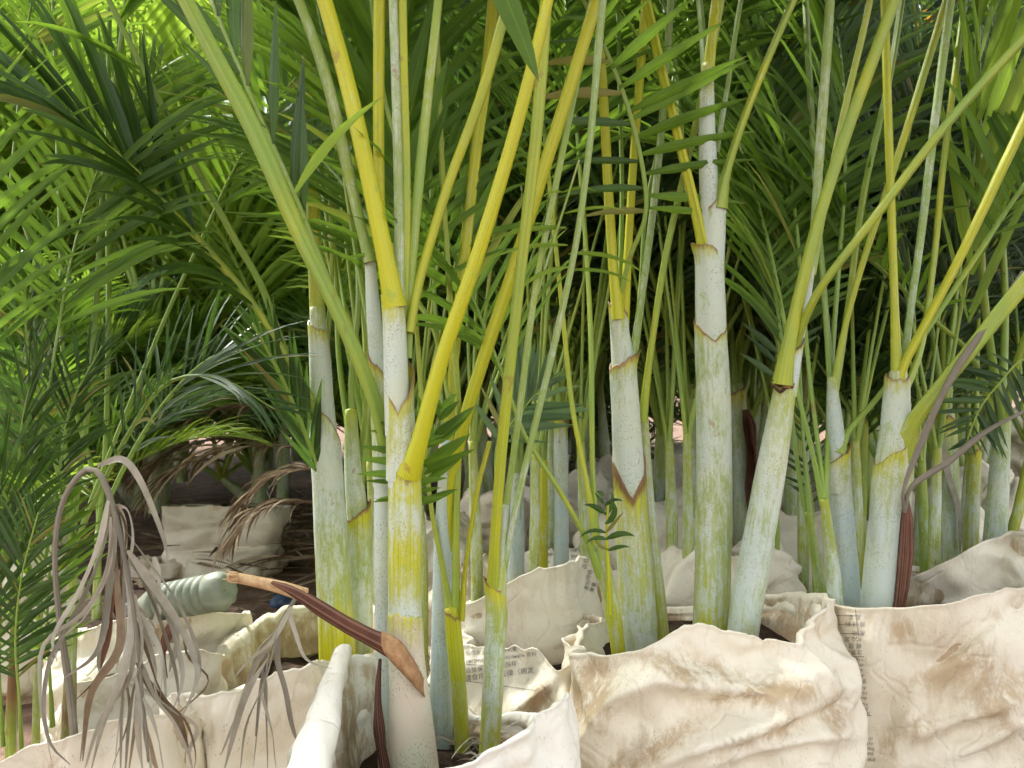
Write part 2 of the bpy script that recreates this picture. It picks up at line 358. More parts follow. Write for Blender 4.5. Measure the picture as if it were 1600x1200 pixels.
def frond_leaves(path, parent, mat, t0=.1, t1=1., n=30, L=.35, W=.022, a0=65, a1=25, v=20, droop=.7, up=(0, 0, 1), nseg=6,
                 split=False, sides=(1, -1), jit=.12, prof=None, miss=.04, fold=.25, curl=0., twist=0., local=False, name='leaflet', smin=0):
    p = crom(path, 60)[:, :3]; N = []
    ts = np.linspace(t0, t1, n); Bs, Ds, Ws, Ls = [], [], [], []
    T = nrm(np.gradient(p, axis=0)); upv = np.array(up, float)
    for sd in sides:
        for t in ts:
            if rng.random() < miss: continue
            t = np.clip(t+rng.normal(0, .25/n), 0, 1); i = min(int(t*59), 58); f = t*59-i
            b = p[i]*(1-f)+p[i+1]*f; tt = T[i]; u = upv-tt*np.dot(upv, tt); u /= max(np.linalg.norm(u), 1e-6)
            S = np.cross(tt, u)*sd; rel = (t-t0)/max(1e-6, t1-t0)
            a = R(a0+(a1-a0)*rel+rng.normal(0, 40*jit)); vv = R(v+rng.normal(0, 60*jit))
            D = math.cos(a)*tt+math.sin(a)*(S*math.cos(vv)+u*math.sin(vv))
            Bs.append(b); Ds.append(D); Ws.append(tt+rng.normal(0, .12, 3)+u*.15)
            pr = (.55+.45*math.sin(math.pi*min(1, .12+.75*rel)))*(1-.55*max(0, rel-.6)/.4)
            Ls.append(L*pr*(1+rng.normal(0, jit*.6)))
    Bs, Ds, Ws, Ls = map(np.array, (Bs, Ds, Ws, Ls)); m = len(Bs)
    Wd = W*(.75+.5*rng.random(m))*np.clip(Ls/L, .6, 1.1)
    V, UV, r = leaf_arrays(Bs, Ds, Ws, Ls, Wd, droop*(.7+.6*rng.random(m)), nseg, fold,
                           None, (rng.normal(0, curl, m) if curl else 0.), (rng.normal(0, twist, m) if twist else 0.))
    if split:
        k = (nseg+1)*3; q = gridq(3, nseg+1, wrap=False)
        for i in range(m):
            mk(name, V[i], q, mat, parent, UV[i], {'rnd': r[i*k:(i+1)*k]}, local=local)
    else:
        o = mk(name+'s', V, leaf_faces(m, nseg), mat, parent, UV, {'rnd': r}, local=local); o['kind'] = 'stuff'

def arc(start, d, L, grav, n=9, r0=.01, r1=.002, w=0., y=.2, out=None):
    """continue a stalk: rows x y z r w y b"""
    p = np.array(start, float); d = np.array(d, float)/np.linalg.norm(d); rows = []
    for i in range(n):
        t = i/(n-1); rows.append((*p, r0+(r1-r0)*t, w, y, 0.))
        p = p+d*L/(n-1); d = d+np.array([0, 0, -grav*(.4+t)/(n-1)])
        if out is not None: d = d+np.array(out)/(n-1)
        d /= np.linalg.norm(d)
    return rows

def petiole(parent, pts, d0, d1, w=0., y=.5, cont=None, mat=None, sides=18, groove='r', leaf='leaf', leaves=None, b=0., nl=36):
    """a frond of the palm: stalk digitised in view, then (cont) its arching blade above; returns the frond object"""
    rows = pxpts([(q[0], q[1], q[2]*(.84 if i else 1.), *q[3:]) for i, q in enumerate(pts)], d0, d1, w, y, b)
    full = list(rows); path = None
    if cont is not None:
        L, grav, out = cont
        a, c = np.array(rows[-2][:3]), np.array(rows[-1][:3])
        ext = arc(c, c-a, L, grav, 9, rows[-1][3], .0015, w*.4, y*.35, out)
        full += ext[1:]; path = [e[:3] for e in ext]
    g = rng.random()*6.28 if groove == 'r' else groove
    o = tube_world('frond', full, mat or M['skin'], parent, sides, n=max(24, len(full)*4), groove=g)
    if path is not None:
        frond_leaves(path, o, M[leaf],   .03, 1., nl, .40, .021, 55, 22, 22, .8, up=(0, -.4, 1) if abs(np.array(path[-1])[2]-path[0][2]) < .6 else (0.3, -.6, .8), nseg=5)
    if leaves:
        kw = dict(leaves); lp = [r[:3] for r in full]; frond_leaves(lp, o, M[kw.pop('mat', leaf)], **kw)
    return o

# ------------------------------------------------------------------ ground
def build_ground():
    xs = np.concatenate([[-900, -200, -60, -20], np.linspace(-9, 9, 91), [20, 60, 200, 900]])
    ys = np.concatenate([[-900, -100, -20, -4], np.linspace(-1, 14, 91), [25, 60, 200, 900]])
    X, Y = np.meshgrid(xs, ys); Z = np.zeros_like(X)
    for i in range(X.shape[0]):
        for j in range(X.shape[1]):
            if abs(X[i, j]) < 15 and -3 < Y[i, j] < 20:
                Z[i, j] = .03*noise.noise((X[i, j]*1.3, Y[i, j]*1.3, 0))+.012*noise.noise((X[i, j]*5, Y[i, j]*5, 3))
    o = mk('ground', np.stack([X, Y, Z], -1), gridq(len(xs), len(ys), wrap=False), M['soil']); tag(o, kind='structure')
    o['label'] = 'reddish brown bare soil between the sacks'
build_ground()

# ------------------------------------------------------------------ sacks
_prm = np.random.default_rng(5).permutation(4096); _val = np.random.default_rng(6).random(4096)
def vnoise(p):
    p = np.asarray(p, float); i = np.floor(p).astype(int); f = p-i; f = f*f*f*(f*(f*6-15)+10); out = 0.
    for dx in (0, 1):
        for dy in (0, 1):
            for dz in (0, 1):
                h = _val[_prm[(_prm[(_prm[(i[..., 0]+dx) % 4096]+i[..., 1]+dy) % 4096]+i[..., 2]+dz) % 4096]]
                out = out+h*(f[..., 0] if dx else 1-f[..., 0])*(f[..., 1] if dy else 1-f[..., 1])*(f[..., 2] if dz else 1-f[..., 2])
    return out
def crumple(p, seed, lmin=.05, lmax=.32, K=18):
    """height (m) of folded plastic cloth: straight creases that start and end"""
    r = np.random.default_rng(seed); off = r.uniform(0, 90, 3)
    wv = np.stack([vnoise(p*5+off+k*17) for k in range(3)], -1)-.5; q = p+.10*wv; h = 0.
    for k in range(K):
        lam = lmax*(lmin/lmax)**(k/(K-1)); n = r.normal(0, 1, 3)*np.array([1, 1, 1.5]); n /= np.linalg.norm(n)
        t = (q@n)/lam+r.random(); tri = np.abs((t % 1)-.5)*2; tri = np.sqrt((tri-.5)**2+.0008)*np.sign(tri-.5)
        m = vnoise(p*(.9/lam*.45+2)+off+k*7); m = np.clip((m-.42)/.22, 0, 1); m = m*m*(3-2*m)
        h = h+.12*lam*m*tri
    return h
SACKS = {}
def sack(key, label, rim, foot, soil, mat, seed=1, wr=1., folds=(), bulge=.03, lip=.0035, NT=280, NV=90, stains=(), shp=1.7, center=None, z0=0., group='planting sacks', local=False, tuck=.5):
    rp = np.array([P(*q) for q in rim]) if not local else np.array(rim, float)
    c = np.array(center if center is not None else (rp[:, 0].mean(), rp[:, 1].mean()))
    ang = np.arctan2(rp[:, 1]-c[1], rp[:, 0]-c[0]); rad = np.hypot(rp[:, 0]-c[0], rp[:, 1]-c[1])
    o = np.argsort(ang); ang, rad, zz = ang[o], rad[o], rp[o, 2]
    th = np.arange(NT)/NT*2*math.pi-math.pi
    per = lambda v: np.interp(th, np.concatenate([ang-2*math.pi, ang, ang+2*math.pi]), np.concatenate([v]*3))
    def sm(v, k):
        for _ in range(k): v = .25*np.roll(v, 1)+.5*v+.25*np.roll(v, -1)
        return v
    rr, rz = sm(per(rad), 5), sm(per(zz), 3)
    rz = rz+.008*(vnoise(np.stack([np.cos(th)*9+seed, np.sin(th)*9, 0*th+seed], -1))-.5)+.002*(vnoise(np.stack([np.cos(th)*28+seed, np.sin(th)*28, 0*th], -1))-.5)
    ct, st = np.cos(th), np.sin(th)
    rb = 1/((np.abs(ct)/foot[0])**2.6+(np.abs(st)/foot[1])**2.6)**(1/2.6)
    rows, G = [], []
    vs = np.linspace(0, 1, NV)
    offs = seed*3.7; D = np.zeros((NV, NT))
    for i, v in enumerate(vs):
        s = v**shp; r = rb*(1-s)+rr*s+bulge*math.sin(math.pi*min(1, v*1.05))*(1-.4*v)
        r = r*(1-.16*max(0, 1-v/.12)**2)
        z = z0+(rz-z0)*v
        rows.append([r, z])
    V = np.zeros((NV, NT, 3)); r0 = (rr.mean(),)
    if wr:
        Pq = np.stack([np.array([r*ct for r, z in rows]), np.array([r*st for r, z in rows]), np.array([z for r, z in rows])], -1)
        topv = np.clip((vs-.7)/.3, 0, 1)[:, None]
        D = wr*(1.5*crumple(Pq, seed)+.05*(vnoise(Pq*4.+offs)-.5)+.03*topv*(vnoise(np.stack([ct*2.2+offs, st*2.2, 0*ct], -1))-.5)[None]+.0016*(vnoise(Pq*70)-.5))
        pl = th*r0[0]/.05+2*vnoise(np.stack([ct*3+offs, st*3, 0*ct], -1)); pl = (np.abs((pl % 1)-.5)*2-.5)*np.clip((vnoise(np.stack([ct*4-offs, st*4, 0*ct+9], -1))-.45)*5, 0, 1)
        D = D+wr*.013*pl[None]*np.clip((vs-.6)/.4, 0, 1)[:, None]**2
    for i in range(NV):
        r, z = rows[i]; rd = r+D[i]
        V[i, :, 0] = c[0]+rd*ct; V[i, :, 1] = c[1]+rd*st; V[i, :, 2] = z
    if len(folds):
        px, py = proj(V); face = (st < .25)
        for pts, wd, amp in folds:
            best = np.full(px.shape, 1e9); sg = np.zeros(px.shape); tt = np.zeros(px.shape)
            tot = len(pts)-1
            for k in range(tot):
                (x0, y0), (x1, y1) = pts[k][:2], pts[k+1][:2]; dx, dy = x1-x0, y1-y0; l2 = dx*dx+dy*dy
                t = np.clip(((px-x0)*dx+(py-y0)*dy)/l2, 0, 1); ex, ey = px-(x0+t*dx), py-(y0+t*dy); dd = np.hypot(ex, ey)
                u = dd < best; best = np.where(u, dd, best); sg = np.where(u, np.sign(dx*ey-dy*ex), sg); tt = np.where(u, (k+t)/tot, tt)
            wl = np.where(sg > 0, wd*.42, wd)            # sharper on the lower/right side
            h = amp*(.6*np.exp(-(best/wl)**2)+.4*np.exp(-best/(.6*wl)))*np.sin(np.pi*np.clip(.12+.8*tt, 0, 1))*face[None, :]
            V[..., 0] += h*ct; V[..., 1] += h*st; V[..., 2] += h*.25
    g = np.zeros((NV, NT)); g += np.clip(1-vs/.25, 0, 1)[:, None]*.5
    if len(stains):
        px, py = proj(V)
        for sx, sy, ax, ay, an, am in stains:
            dx, dy = px-sx, py-sy; ca, sa = math.cos(R(an)), math.sin(R(an)); g += am*np.exp(-((dx*ca+dy*sa)/ax)**2-((-dx*sa+dy*ca)/ay)**2)*(st < .3)[None]
    # lip and inner wall
    cen = np.array([c[0], c[1], 0]); last = V[-1]; rv = np.stack([ct, st, 0*ct], -1)
    lip = (lip*(.6+2.6*np.clip(vnoise(np.stack([ct*2.5+seed, st*2.5, 0*ct+3], -1))-.35, 0, 1)))[:, None]; up1 = np.array([[0, 0, 1.]])
    extra = [last+rv*lip*.5+up1*lip*.8, last-rv*lip*.8+up1*lip*1.1, last-rv*lip*2.0+up1*lip*-.2]
    gi = [np.zeros(NT)]*3
    KI = 12
    for k in range(1, KI+1):
        f = k/KI; q = extra[2].copy(); zt = np.minimum(q[:, 2]-.01, soil-.02)
        q[:, 2] = q[:, 2]*(1-f)+zt*f; q -= rv*(.02*f); 
        q += rv*(np.array([.012*noise.noise((a*4+offs, b*4, f*3+offs)) for a, b in zip(ct, st)])*math.sin(f*2.6))[:, None]
        extra.append(q); gi.append(np.full(NT, .25+.5*f))
    V = np.concatenate([V, np.array(extra)]); g = np.concatenate([g, np.array(gi)])
    root = thing('planting_sack', (c[0], c[1], z0), label, 'sack', group)
    body = mk('sack_wall', V.reshape(-1, 3), gridq(NT, len(V)), M[mat], root, None, {'g': g.ravel()})
    # soil disc
    inn = extra[-1]; rad_ = np.linspace(1, .02, 9); SV = []
    for f in rad_:
        q = cen+(inn-cen)*f; q[:, 2] = soil-.02+np.array([.03*noise.noise((x*9, y*9, seed))+.02*(1-f*f) for x, y in q[:, :2]]); SV.append(q)
    mk('soil', np.array(SV).reshape(-1, 3), gridq(NT, len(SV)), M['pot_soil'], root)
    SACKS[key] = (root, V.reshape(-1, 3), gridq(NT, len(V)))
    return root

sack('A', 'open sack in the foreground holding the main yellow-stalked palm, white rolled rim',
     [(885,1083,1.12),(840,1127,1.05),(790,1172,1.0),(720,1203,.95),(640,1215,.92),(560,1215,.93),(490,1260,.98),(505,1180,1.08),(530,1070,1.22),(548,1028,1.29),(592,1030,1.38),(660,1075,1.42),(740,1120,1.42),(830,1120,1.35),(885,1088,1.22)],
     (.22, .22), .37, 'sack_white', 3, .4, bulge=.02)
sack('S1', 'large cream sack in front holding the tall white palm and the leaning palm, brown inside',
     [(888,1028,1.40),(940,1024,1.34),(1020,1017,1.31),(1042,1000,1.31),(1072,981,1.32),(1130,994,1.32),(1200,1005,1.33),(1247,1012,1.37),(1272,970,1.41),(1292,936,1.50),(1250,930,1.72),(1200,932,1.82),(1100,945,1.9),(1000,960,1.88),(930,985,1.75),(890,1010,1.55)],
     (.275, .27), .44, 'sack', 11, .62, bulge=.035,
     folds=[([(905,1180),(985,1090),(1040,1060),(1130,1075),(1270,1085)], 46, .068), ([(1020,1200),(1100,1160),(1180,1130),(1290,1088)], 34, .055),
            ([(1280,1085),(1262,1050),(1252,1012)], 16, .034), ([(1090,1200),(1180,1165),(1260,1150),(1330,1155)], 26, .036), ([(900,1040),(930,1080),(960,1140)], 22, .02),
            ([(1280,960),(1315,1030),(1335,1120)], 22, .022), ([(1040,1030),(1110,1040),(1210,1080)], 22, -.034)],
     stains=[(920,1085,50,40,60,.55),(1090,1050,90,26,15,.5),(1200,1085,80,16,-5,.6),(1000,1180,110,26,-30,.4),(1190,1150,80,14,-25,.4),(1310,1120,20,30,0,.4),(930,1040,30,16,0,.4)])
sack('S2', 'big cream sack at the right edge with upside-down print down its left side',
     [(1300,948,1.58),(1345,955,1.50),(1420,952,1.46),(1520,938,1.45),(1600,922,1.47),(1680,915,1.5),(1760,910,1.68),(1740,900,1.95),(1600,905,2.02),(1480,915,2.02),(1390,925,1.95),(1305,938,1.78)],
     (.37, .26), .46, 'sack', 23, .40, bulge=.02,
     folds=[([(1440,1150),(1500,1125),(1575,1105)], 20, .03), ([(1450,1040),(1500,1010),(1570,960)], 26, -.032), ([(1390,1140),(1440,1120)], 16, .02), ([(1500,1180),(1600,1130)], 20, .028)],
     stains=[(1570,1080,60,50,0,.35),(1400,985,40,18,0,.35),(1490,1040,60,20,-30,.35),(1420,1150,60,20,-20,.35),(1590,960,40,24,0,.3)])
sack('S3', 'cream sack behind the right front sack, in front of the cluster of trunks',
     [(1425,908,1.95),(1470,882,1.9),(1530,852,1.9),(1600,834,1.92),(1700,822,2.0),(1740,850,2.2),(1700,870,2.4),(1600,880,2.5),(1480,890,2.45),(1425,905,2.2)],
     (.30, .28), .42, 'sack', 31, .9)
sack('S4', 'dull stained sack with small print, between the thin palm and the middle palm',
     [(735,948,1.75),(800,908,1.8),(845,888,1.83),(905,874,1.9),(940,885,1.98),(945,900,2.2),(900,910,2.35),(800,930,2.35),(735,950,2.1)],
     (.23, .25), .38, 'sack', 43, .7)
sack('S5', 'sack with rows of printed characters behind the thin speckled palm stem',
     [(728,1012,1.58),(790,1012,1.52),(840,1024,1.48),(872,1052,1.45),(895,1015,1.55),(925,975,1.66),(938,965,1.78),(880,955,1.88),(800,975,1.88),(735,992,1.75)],
     (.20, .19), .36, 'sack', 57, .6, folds=[([(780,1135),(830,1090),(868,1060)], 20, .03), ([(880,1075),(876,1110),(860,1150)], 14, .025)], bulge=.05, stains=[(840,1095,14,40,40,.9),(760,1110,30,20,0,.4)])
sack('S7L', 'cream sack left of the white rolled rim, drooping dry frond in front of it',
     [(272,1084,1.42),(350,1080,1.33),(430,1064,1.30),(500,1046,1.29),(530,1040,1.38),(520,1060,1.55),(420,1085,1.6),(300,1100,1.6)],
     (.20, .17), .34, 'sack', 61, .75)
sack('SF', 'open sack with a long rolled edge, holding the thick green-trunked palm',
     [(275,1080,1.60),(330,1040,1.75),(400,985,1.95),(500,942,2.15),(570,945,2.15),(610,1000,1.95),(570,1050,1.68),(450,1075,1.62),(340,1092,1.58)],
     (.24, .24), .28, 'sack_dull', 67, .45, lip=.01)
sack('S8', 'pale sack in the bottom left corner under the grey dry frond',
     [(-60,1230,1.05),(0,1192,1.1),(80,1150,1.12),(170,1120,1.15),(310,1112,1.25),(330,1150,1.36),(280,1170,1.45),(150,1180,1.5),(0,1190,1.45),(-80,1200,1.3)],
     (.24, .19), .32, 'sack', 71, .55)
sack('S9', 'greyish sack with printed rows on the left, behind the dry frond',
     [(118,1062,1.6),(200,1050,1.53),(300,1016,1.53),(315,1040,1.7),(260,1060,1.85),(150,1075,1.8)],
     (.17, .16), .33, 'sack_dull', 73, .6)
sack('S10', 'dull sack on the left with a green bottle lying on it',
     [(118,992,1.92),(200,966,1.86),(300,954,1.86),(356,958,1.93),(352,965,2.15),(250,975,2.3),(125,990,2.2)],
     (.23, .20), .40, 'sack_dull', 79, .7)

def far_sack(key, label, px, top, d, wpx, mat, seed, wr=1., z0=0., foot=1.0, sink=.10, neck=.55):
    hw = wpx*d/FPX/2; x = (px-800)/FPX*d; zt = CAM_H-(top-600)/FPX*d; r_ = random.Random(seed); pts = []
    for k in range(12):
        a = k/12*2*math.pi; nk = neck*r_.uniform(.8, 1.15); pts.append((x+hw*math.cos(a)*nk, d+hw*.85*math.sin(a)*nk, zt+r_.uniform(-.05, .02)-.05*(math.sin(a) > .2)))
    return sack(key, label, pts, (hw*foot, hw*.85*foot), zt-sink, mat, seed, wr, local=True, NT=120, NV=44, z0=z0, shp=6.)
x11, z11 = (354-800)/FPX*4., CAM_H-(784-600)/FPX*4.
sack('S11', 'folded upright sack standing alone on the red soil at the back left',
     [(x11+a_*.27, 4.+b_*.17, z11+c_) for a_, b_, c_ in ((-1,-1,0), (-.5,-1.1,.004), (0,-1.08,.01), (.5,-1.1,0), (1,-1,-.012), (1.05,0,-.03), (1,1,-.05), (.3,1.,-.06), (-.4,1.,-.05), (-1,1,-.04), (-1.05,0,-.02))],
     (.265, .19), z11-.035, 'sack', 83, .55, local=True, shp=1.2, bulge=.015, NT=160, NV=60, folds=[([(276,862),(340,856),(432,852)], 9, -.045), ([(290,830),(350,822),(420,832)], 8, -.02), ([(310,806),(400,812)], 8, -.015)])
far_sack('S12', 'small crumpled brown sack beside the folded upright sack', 250, 862, 3.9, 90, 'sack_dirty', 89, 1.6)
far_sack('S13', 'pale sack half hidden behind green stalks at the far left', 48, 846, 2.5, 120, 'sack_dull', 97, 1.1)
far_sack('S14', 'cream sack right behind the middle palm trunk', 1005, 772, 3.0, 190, 'sack', 101, 1.)
far_sack('S15', 'pale sack furthest back, seen between the middle palm and the tall white palm', 1030, 706, 5.0, 150, 'sack', 103, 1.)
far_sack('S16', 'cream sack behind the tall white palm with a folded shoulder', 1130, 838, 2.25, 260, 'sack', 107, 1.1)
far_sack('S17', 'cream sack behind the leaning palm and the slender palm', 1270, 792, 2.75, 210, 'sack', 109, 1.)
far_sack('S18', 'pale sack between the striped right palm and the dark trunk cluster', 1440, 756, 3.3, 170, 'sack_dull', 113, 1.)
far_sack('S19', 'sunlit sack far back at the right edge of the picture', 1640, 640, 5.6, 170, 'sack', 127, 1.1)
far_sack('S20', 'brownish sack behind the thin stems, left of the grey trunks', 765, 758, 3.6, 120, 'sack_dirty', 131, 1.1)
far_sack('S21', 'sack with print behind the bluish stem in the middle distance', 880, 838, 2.9, 170, 'sack_dull', 137, .9)
far_sack('S22', 'low stained sack behind the main palm, right of its trunk', 735, 868, 2.7, 110, 'sack_dirty', 139, 1.2)
far_sack('S23', 'cream sack far back behind the middle palm, left of its trunk', 925, 738, 4.3, 150, 'sack', 149, 1.)
far_sack('S24', 'cream sack far back between the slender palm and the striped right palm', 1345, 690, 5.4, 140, 'sack', 151, 1.)

for i_, (px_, tp_, d_, wp_, mt_, lb_) in enumerate(((845, 745, 3.9, 130, 'sack', 'pale sack behind the thin yellow stem, in the second row'), (690, 800, 3.2, 120, 'sack_dull', 'dull sack glimpsed between the main palm and the bluish stem'), (960, 712, 5.2, 110, 'sack', 'small pale sack far back left of the middle palm trunk'),
        (1090, 756, 3.6, 130, 'sack', 'pale sack half hidden behind the middle of the tall white palm'), (1190, 726, 4.4, 150, 'sack', 'pale sack behind the leaning palm, level with its upper trunk'), (1330, 738, 3.9, 150, 'sack', 'pale sack behind the blue-green stem'), (1400, 715, 4.6, 120, 'sack_dull', 'dull sack behind the white-trunked right palm'),
        (1510, 720, 4.4, 160, 'sack', 'pale sack behind the right-hand trunk cluster'), (1590, 748, 3.6, 150, 'sack', 'cream sack at the right edge behind the leaning thin stem'), (1280, 690, 6., 130, 'sack', 'small pale sack far back right of the leaning palm'), (1450, 676, 6.6, 120, 'sack', 'small pale sack farthest back on the right'), (1080, 688, 6.2, 110, 'sack_white', 'small bright sack farthest back beside the tall white palm'), (1560, 668, 7.5, 120, 'sack_white', 'small bright sack farthest back at the right edge'))):
    far_sack('M%d' % i_, lb_, px_, tp_, d_, wp_, mt_, 200+7*i_, 1.)
# rolled white flap of the front sack
def rolled(name, ax, mat, parent, turns=1.75, nu=54, n=40):
    p = crom([(*P(*q[:3]), q[3]) for q in ax], n); T = nrm(np.gradient(p[:, :3], axis=0)); V = []
    for i in range(n):
        N = np.array([1., 0, 0])-T[i]*T[i][0]; N /= np.linalg.norm(N); B = np.cross(T[i], N)
        for k in range(nu):
            f = k/(nu-1); a = 2.2+f*turns*6.283; r = p[i, 3]*(.55+.45*f)*(1+.05*math.sin(a*2+i*.11)+.04*math.sin(i*.35+a)+.30*(float(vnoise(np.array([math.cos(a)*2+i*.25, math.sin(a)*2, i*.18])))-.5))
            V.append(p[i, :3]+(N*math.cos(a)+B*math.sin(a)*.7)*r+T[i]*.022*math.sin(a*.55+1.2)*max(0, (i-n*.7)/(n*.3)))
    o = mk(name, V, gridq(nu, n, wrap=False), mat, parent, None, {'g': np.zeros(n*nu)}); return o
rolled('rolled_rim', [(462, 1300, .97, .040), (480, 1210, 1.03, .036), (498, 1140, 1.11, .031), (514, 1085, 1.18, .025), (526, 1045, 1.235, .020), (531, 1027, 1.255, .018)], M['sack_white'], SACKS['A'][0], 2.1)

# printed characters on the sacks, lying on their walls
def text_verts(body, size):
    cu = bpy.data.curves.new('t', 'FONT'); cu.body = body; cu.size = size; cu.resolution_u = 1
    ob = bpy.data.objects.new('t', cu); C.objects.link(ob)
    dg = bpy.context.evaluated_depsgraph_get(); me = ob.evaluated_get(dg).to_mesh()
    V = np.array([v.co[:2] for v in me.vertices]).reshape(-1, 2); F = [tuple(p.vertices) for p in me.polygons]
    ob.evaluated_get(dg).to_mesh_clear(); bpy.data.objects.remove(ob); bpy.data.curves.remove(cu)
    return V, F
def print_on(key, items, label=None):
    """items: (text, px, py, size_px, angle_deg) ; px,py = start of the baseline; or ('line', x0,y0,x1,y1,width)"""
    root, V, Q = SACKS[key]; bvh = BVHTree.FromPolygons([tuple(v) for v in V], [tuple(int(a) for a in q) for q in Q])
    VV, FF = [], []
    for it in items:
        if it[0] == 'line':
            _, x0, y0, x1, y1, wd = it; n = 14; L = math.hypot(x1-x0, y1-y0); nx, ny = -(y1-y0)/L*wd/2, (x1-x0)/L*wd/2
            pts = []; F = []
            for k in range(n):
                x, y = x0+(x1-x0)*k/(n-1), y0+(y1-y0)*k/(n-1); pts += [(x+nx, y+ny), (x-nx, y-ny)]
                if k: F.append((2*k-2, 2*k-1, 2*k+1, 2*k))
        else:
            tx, px, py, size, ang = it; v, F = text_verts(tx, size)
            if not len(v): continue
            ca, sa = math.cos(R(ang)), math.sin(R(ang)); pts = [(px+a*ca+b*sa, py-(b*ca-a*sa)) for a, b in v]
        idx = {}
        for k, (x, y) in enumerate(pts):
            dr = (P(x, y, 1)-Vector((0, 0, CAM_H))).normalized(); h = bvh.ray_cast(Vector((0, 0, CAM_H)), dr)
            if h[0] is not None: idx[k] = len(VV); VV.append(np.array(h[0]-dr*.0015))
        for f in F:
            if all(k in idx for k in f):
                q = [VV[idx[k]] for k in f]
                if max(np.linalg.norm(q[0]-a) for a in q) < .05: FF.append([idx[k] for k in f])
    if not FF: return
    m = bpy.data.meshes.new('printed_text'); m.from_pydata([tuple(v-wloc(root)) for v in VV], [], FF); m.materials.append(M['ink'])
    o = bpy.data.objects.new('printed_text', m); C.objects.link(o); o.parent = root; o['kind'] = 'stuff'
    if label: o['label'] = label
    return o

# ------------------------------------------------------------------ palms in the foreground
def palm(px, py, d, label, group=None):
    v = P(px, py, d); return thing('palm', (v.x, v.y, v.z), label, 'palm', group)
def stem(root, pts, d0, d1=None, mat='skin', sides=22, wob=.012, **k):
    return tube_world('stem', pxpts(pts, d0, d1, **k), M[mat], root, sides, n=len(pts)*10, wob=wob)
def shth(root, pts, d, phi, drop, mat='skin', d1=None, **k):
    kw = {a: k.pop(a) for a in ('w', 'y') if a in k}
    return sheath(root, pxpts(pts, d, d1, **kw), phi, drop, M[mat], **k)

# --- A: the main palm
A = palm(648, 1180, 1.2, 'main palm in the foreground with thick yellow stalks and a peeling brown sheath')
shth(A, [(652,1270,86,1.,.5),(646,1180,74,1.,.5),(640,1090,61,1.,.5),(636,1040,56,1.,.5),(634,1000,53.5,1.,.6),(633,950,52,1.,.7)], 1.2, 250, .03, mat='skin_pink', rimb=.0, sharp=1.2, sides=40, K=24, grow=1.02)
stem(A, [(634,1030,52,1.,.6),(633,980,51,1.,.6),(632,930,50,.6,.9),(632,860,50,.25,.85),(632,780,50,.40,.9),(631,720,45,.7,.7),(626,640,42,.8,.6)], 1.2)
shth(A, [(634,1010,52,1.0,.6),(633,965,51,.95,.7),(633,930,51,.45,.9,.15),(633,860,51,.22,.8,.22),(633,800,51,.50,.8),(634,735,46,.3,1.1),(640,705,44,.0,1.2)], 1.2, 20, .035, rimb=.7)
stem(A, [(628,760,44,.8,.6),(622,640,38,1.1,.3),(618,540,34,1.1,.2),(617,470,26,1.0,.3)], 1.2)
shth(A, [(626,750,46,.75,.7),(626,700,44,.55,.8),(625,640,42,.5,.8),(626,560,40,.5,.9)], 1.2, 90, .085, rimb=.8, sharp=1.6)
shth(A, [(621,680,39,1.2,.2),(619,600,37,1.2,.2),(617,530,35,1.1,.3),(613,460,33,.5,.9)], 1.2, 200, .03, rimb=.5)
petiole(A, [(638,740,40),(652,700,32),(690,560,27),(745,400,26),(800,220,24),(842,60,22),(868,-60,20)], 1.19, 1.12, 0., 1.15, (1.1, .9, (.2, .1, 0)), groove=1.2)
petiole(A, [(616,480,36),(603,410,33),(577,285,31),(542,130,30),(498,-30,28)], 1.2, 1.17, 0., 1.25, (1.2, .9, (-.2, .1, 0)), groove=1.2)
petiole(A, [(622,500,22),(624,400,19),(620,200,17),(613,-20,16)], 1.21, 1.22, .45, .1, (1.1, .6, (.05, .3, 0)))
petiole(A, [(632,500,14),(635,300,15),(630,100,16),(628,-20,16)], 1.22, 1.23, 0., .6, (1.1, .7, (-.1, .4, 0)))
petiole(A, [(638,560,14),(642,450,17),(656,280,20),(676,90,18),(688,-20,16)], 1.22, 1.24, .15, .35, (1.1, .8, (.2, .3, 0)))
petiole(A, [(598,430,12),(592,250,19),(592,100,20),(593,-20,20)], 1.22, 1.24, .12, .9, (1.1, .8, (-.2, .4, 0)))
petiole(A, [(640,520,14),(655,440,16),(700,290,17),(755,140,18),(800,-20,18)], 1.21, 1.26, 0., .6, (1.0, .8, (.3, .3, 0)))
# its second stem
A2 = palm(600, 1180, 1.26, 'slim white palm stem pressed against the left side of the main palm')
stem(A2, [(604,1210,26,.6,.3),(600,1080,24,.85,.2),(598,900,27,1.1,.2),(598,700,28,1.1,.3),(591,580,26,1.1,.3),(583,480,22,1.1,.3),(577,390,15,1.,.3)], 1.26)
shth(A2, [(598,760,31,1.,.4),(597,680,31,.6,.8),(594,600,29,.5,.9),(588,545,28,.4,.9)], 1.26, 160, .05, rimb=.8)
petiole(A2, [(579,410,20),(568,370,18),(540,250,20),(512,130,20),(482,40,18),(450,-40,16)], 1.25, 1.25, .25, .35, (1., .8, (-.4, .3, 0)))
petiole(A2, [(604,700,24),(590,640,26),(560,560,26),(515,460,26),(470,370,28),(400,210,32),(340,95,30),(280,-20,26)], 1.25, 1.12, 0., .35, (1.0, .9, (-.3, -.1, 0)), groove=4.0,
        leaves=None)
petiole(A2, [(600,560,10),(575,500,9),(548,340,9),(528,200,8)], 1.27, 1.4, 0., .3, (1., .8, (-.3, .5, 0)))
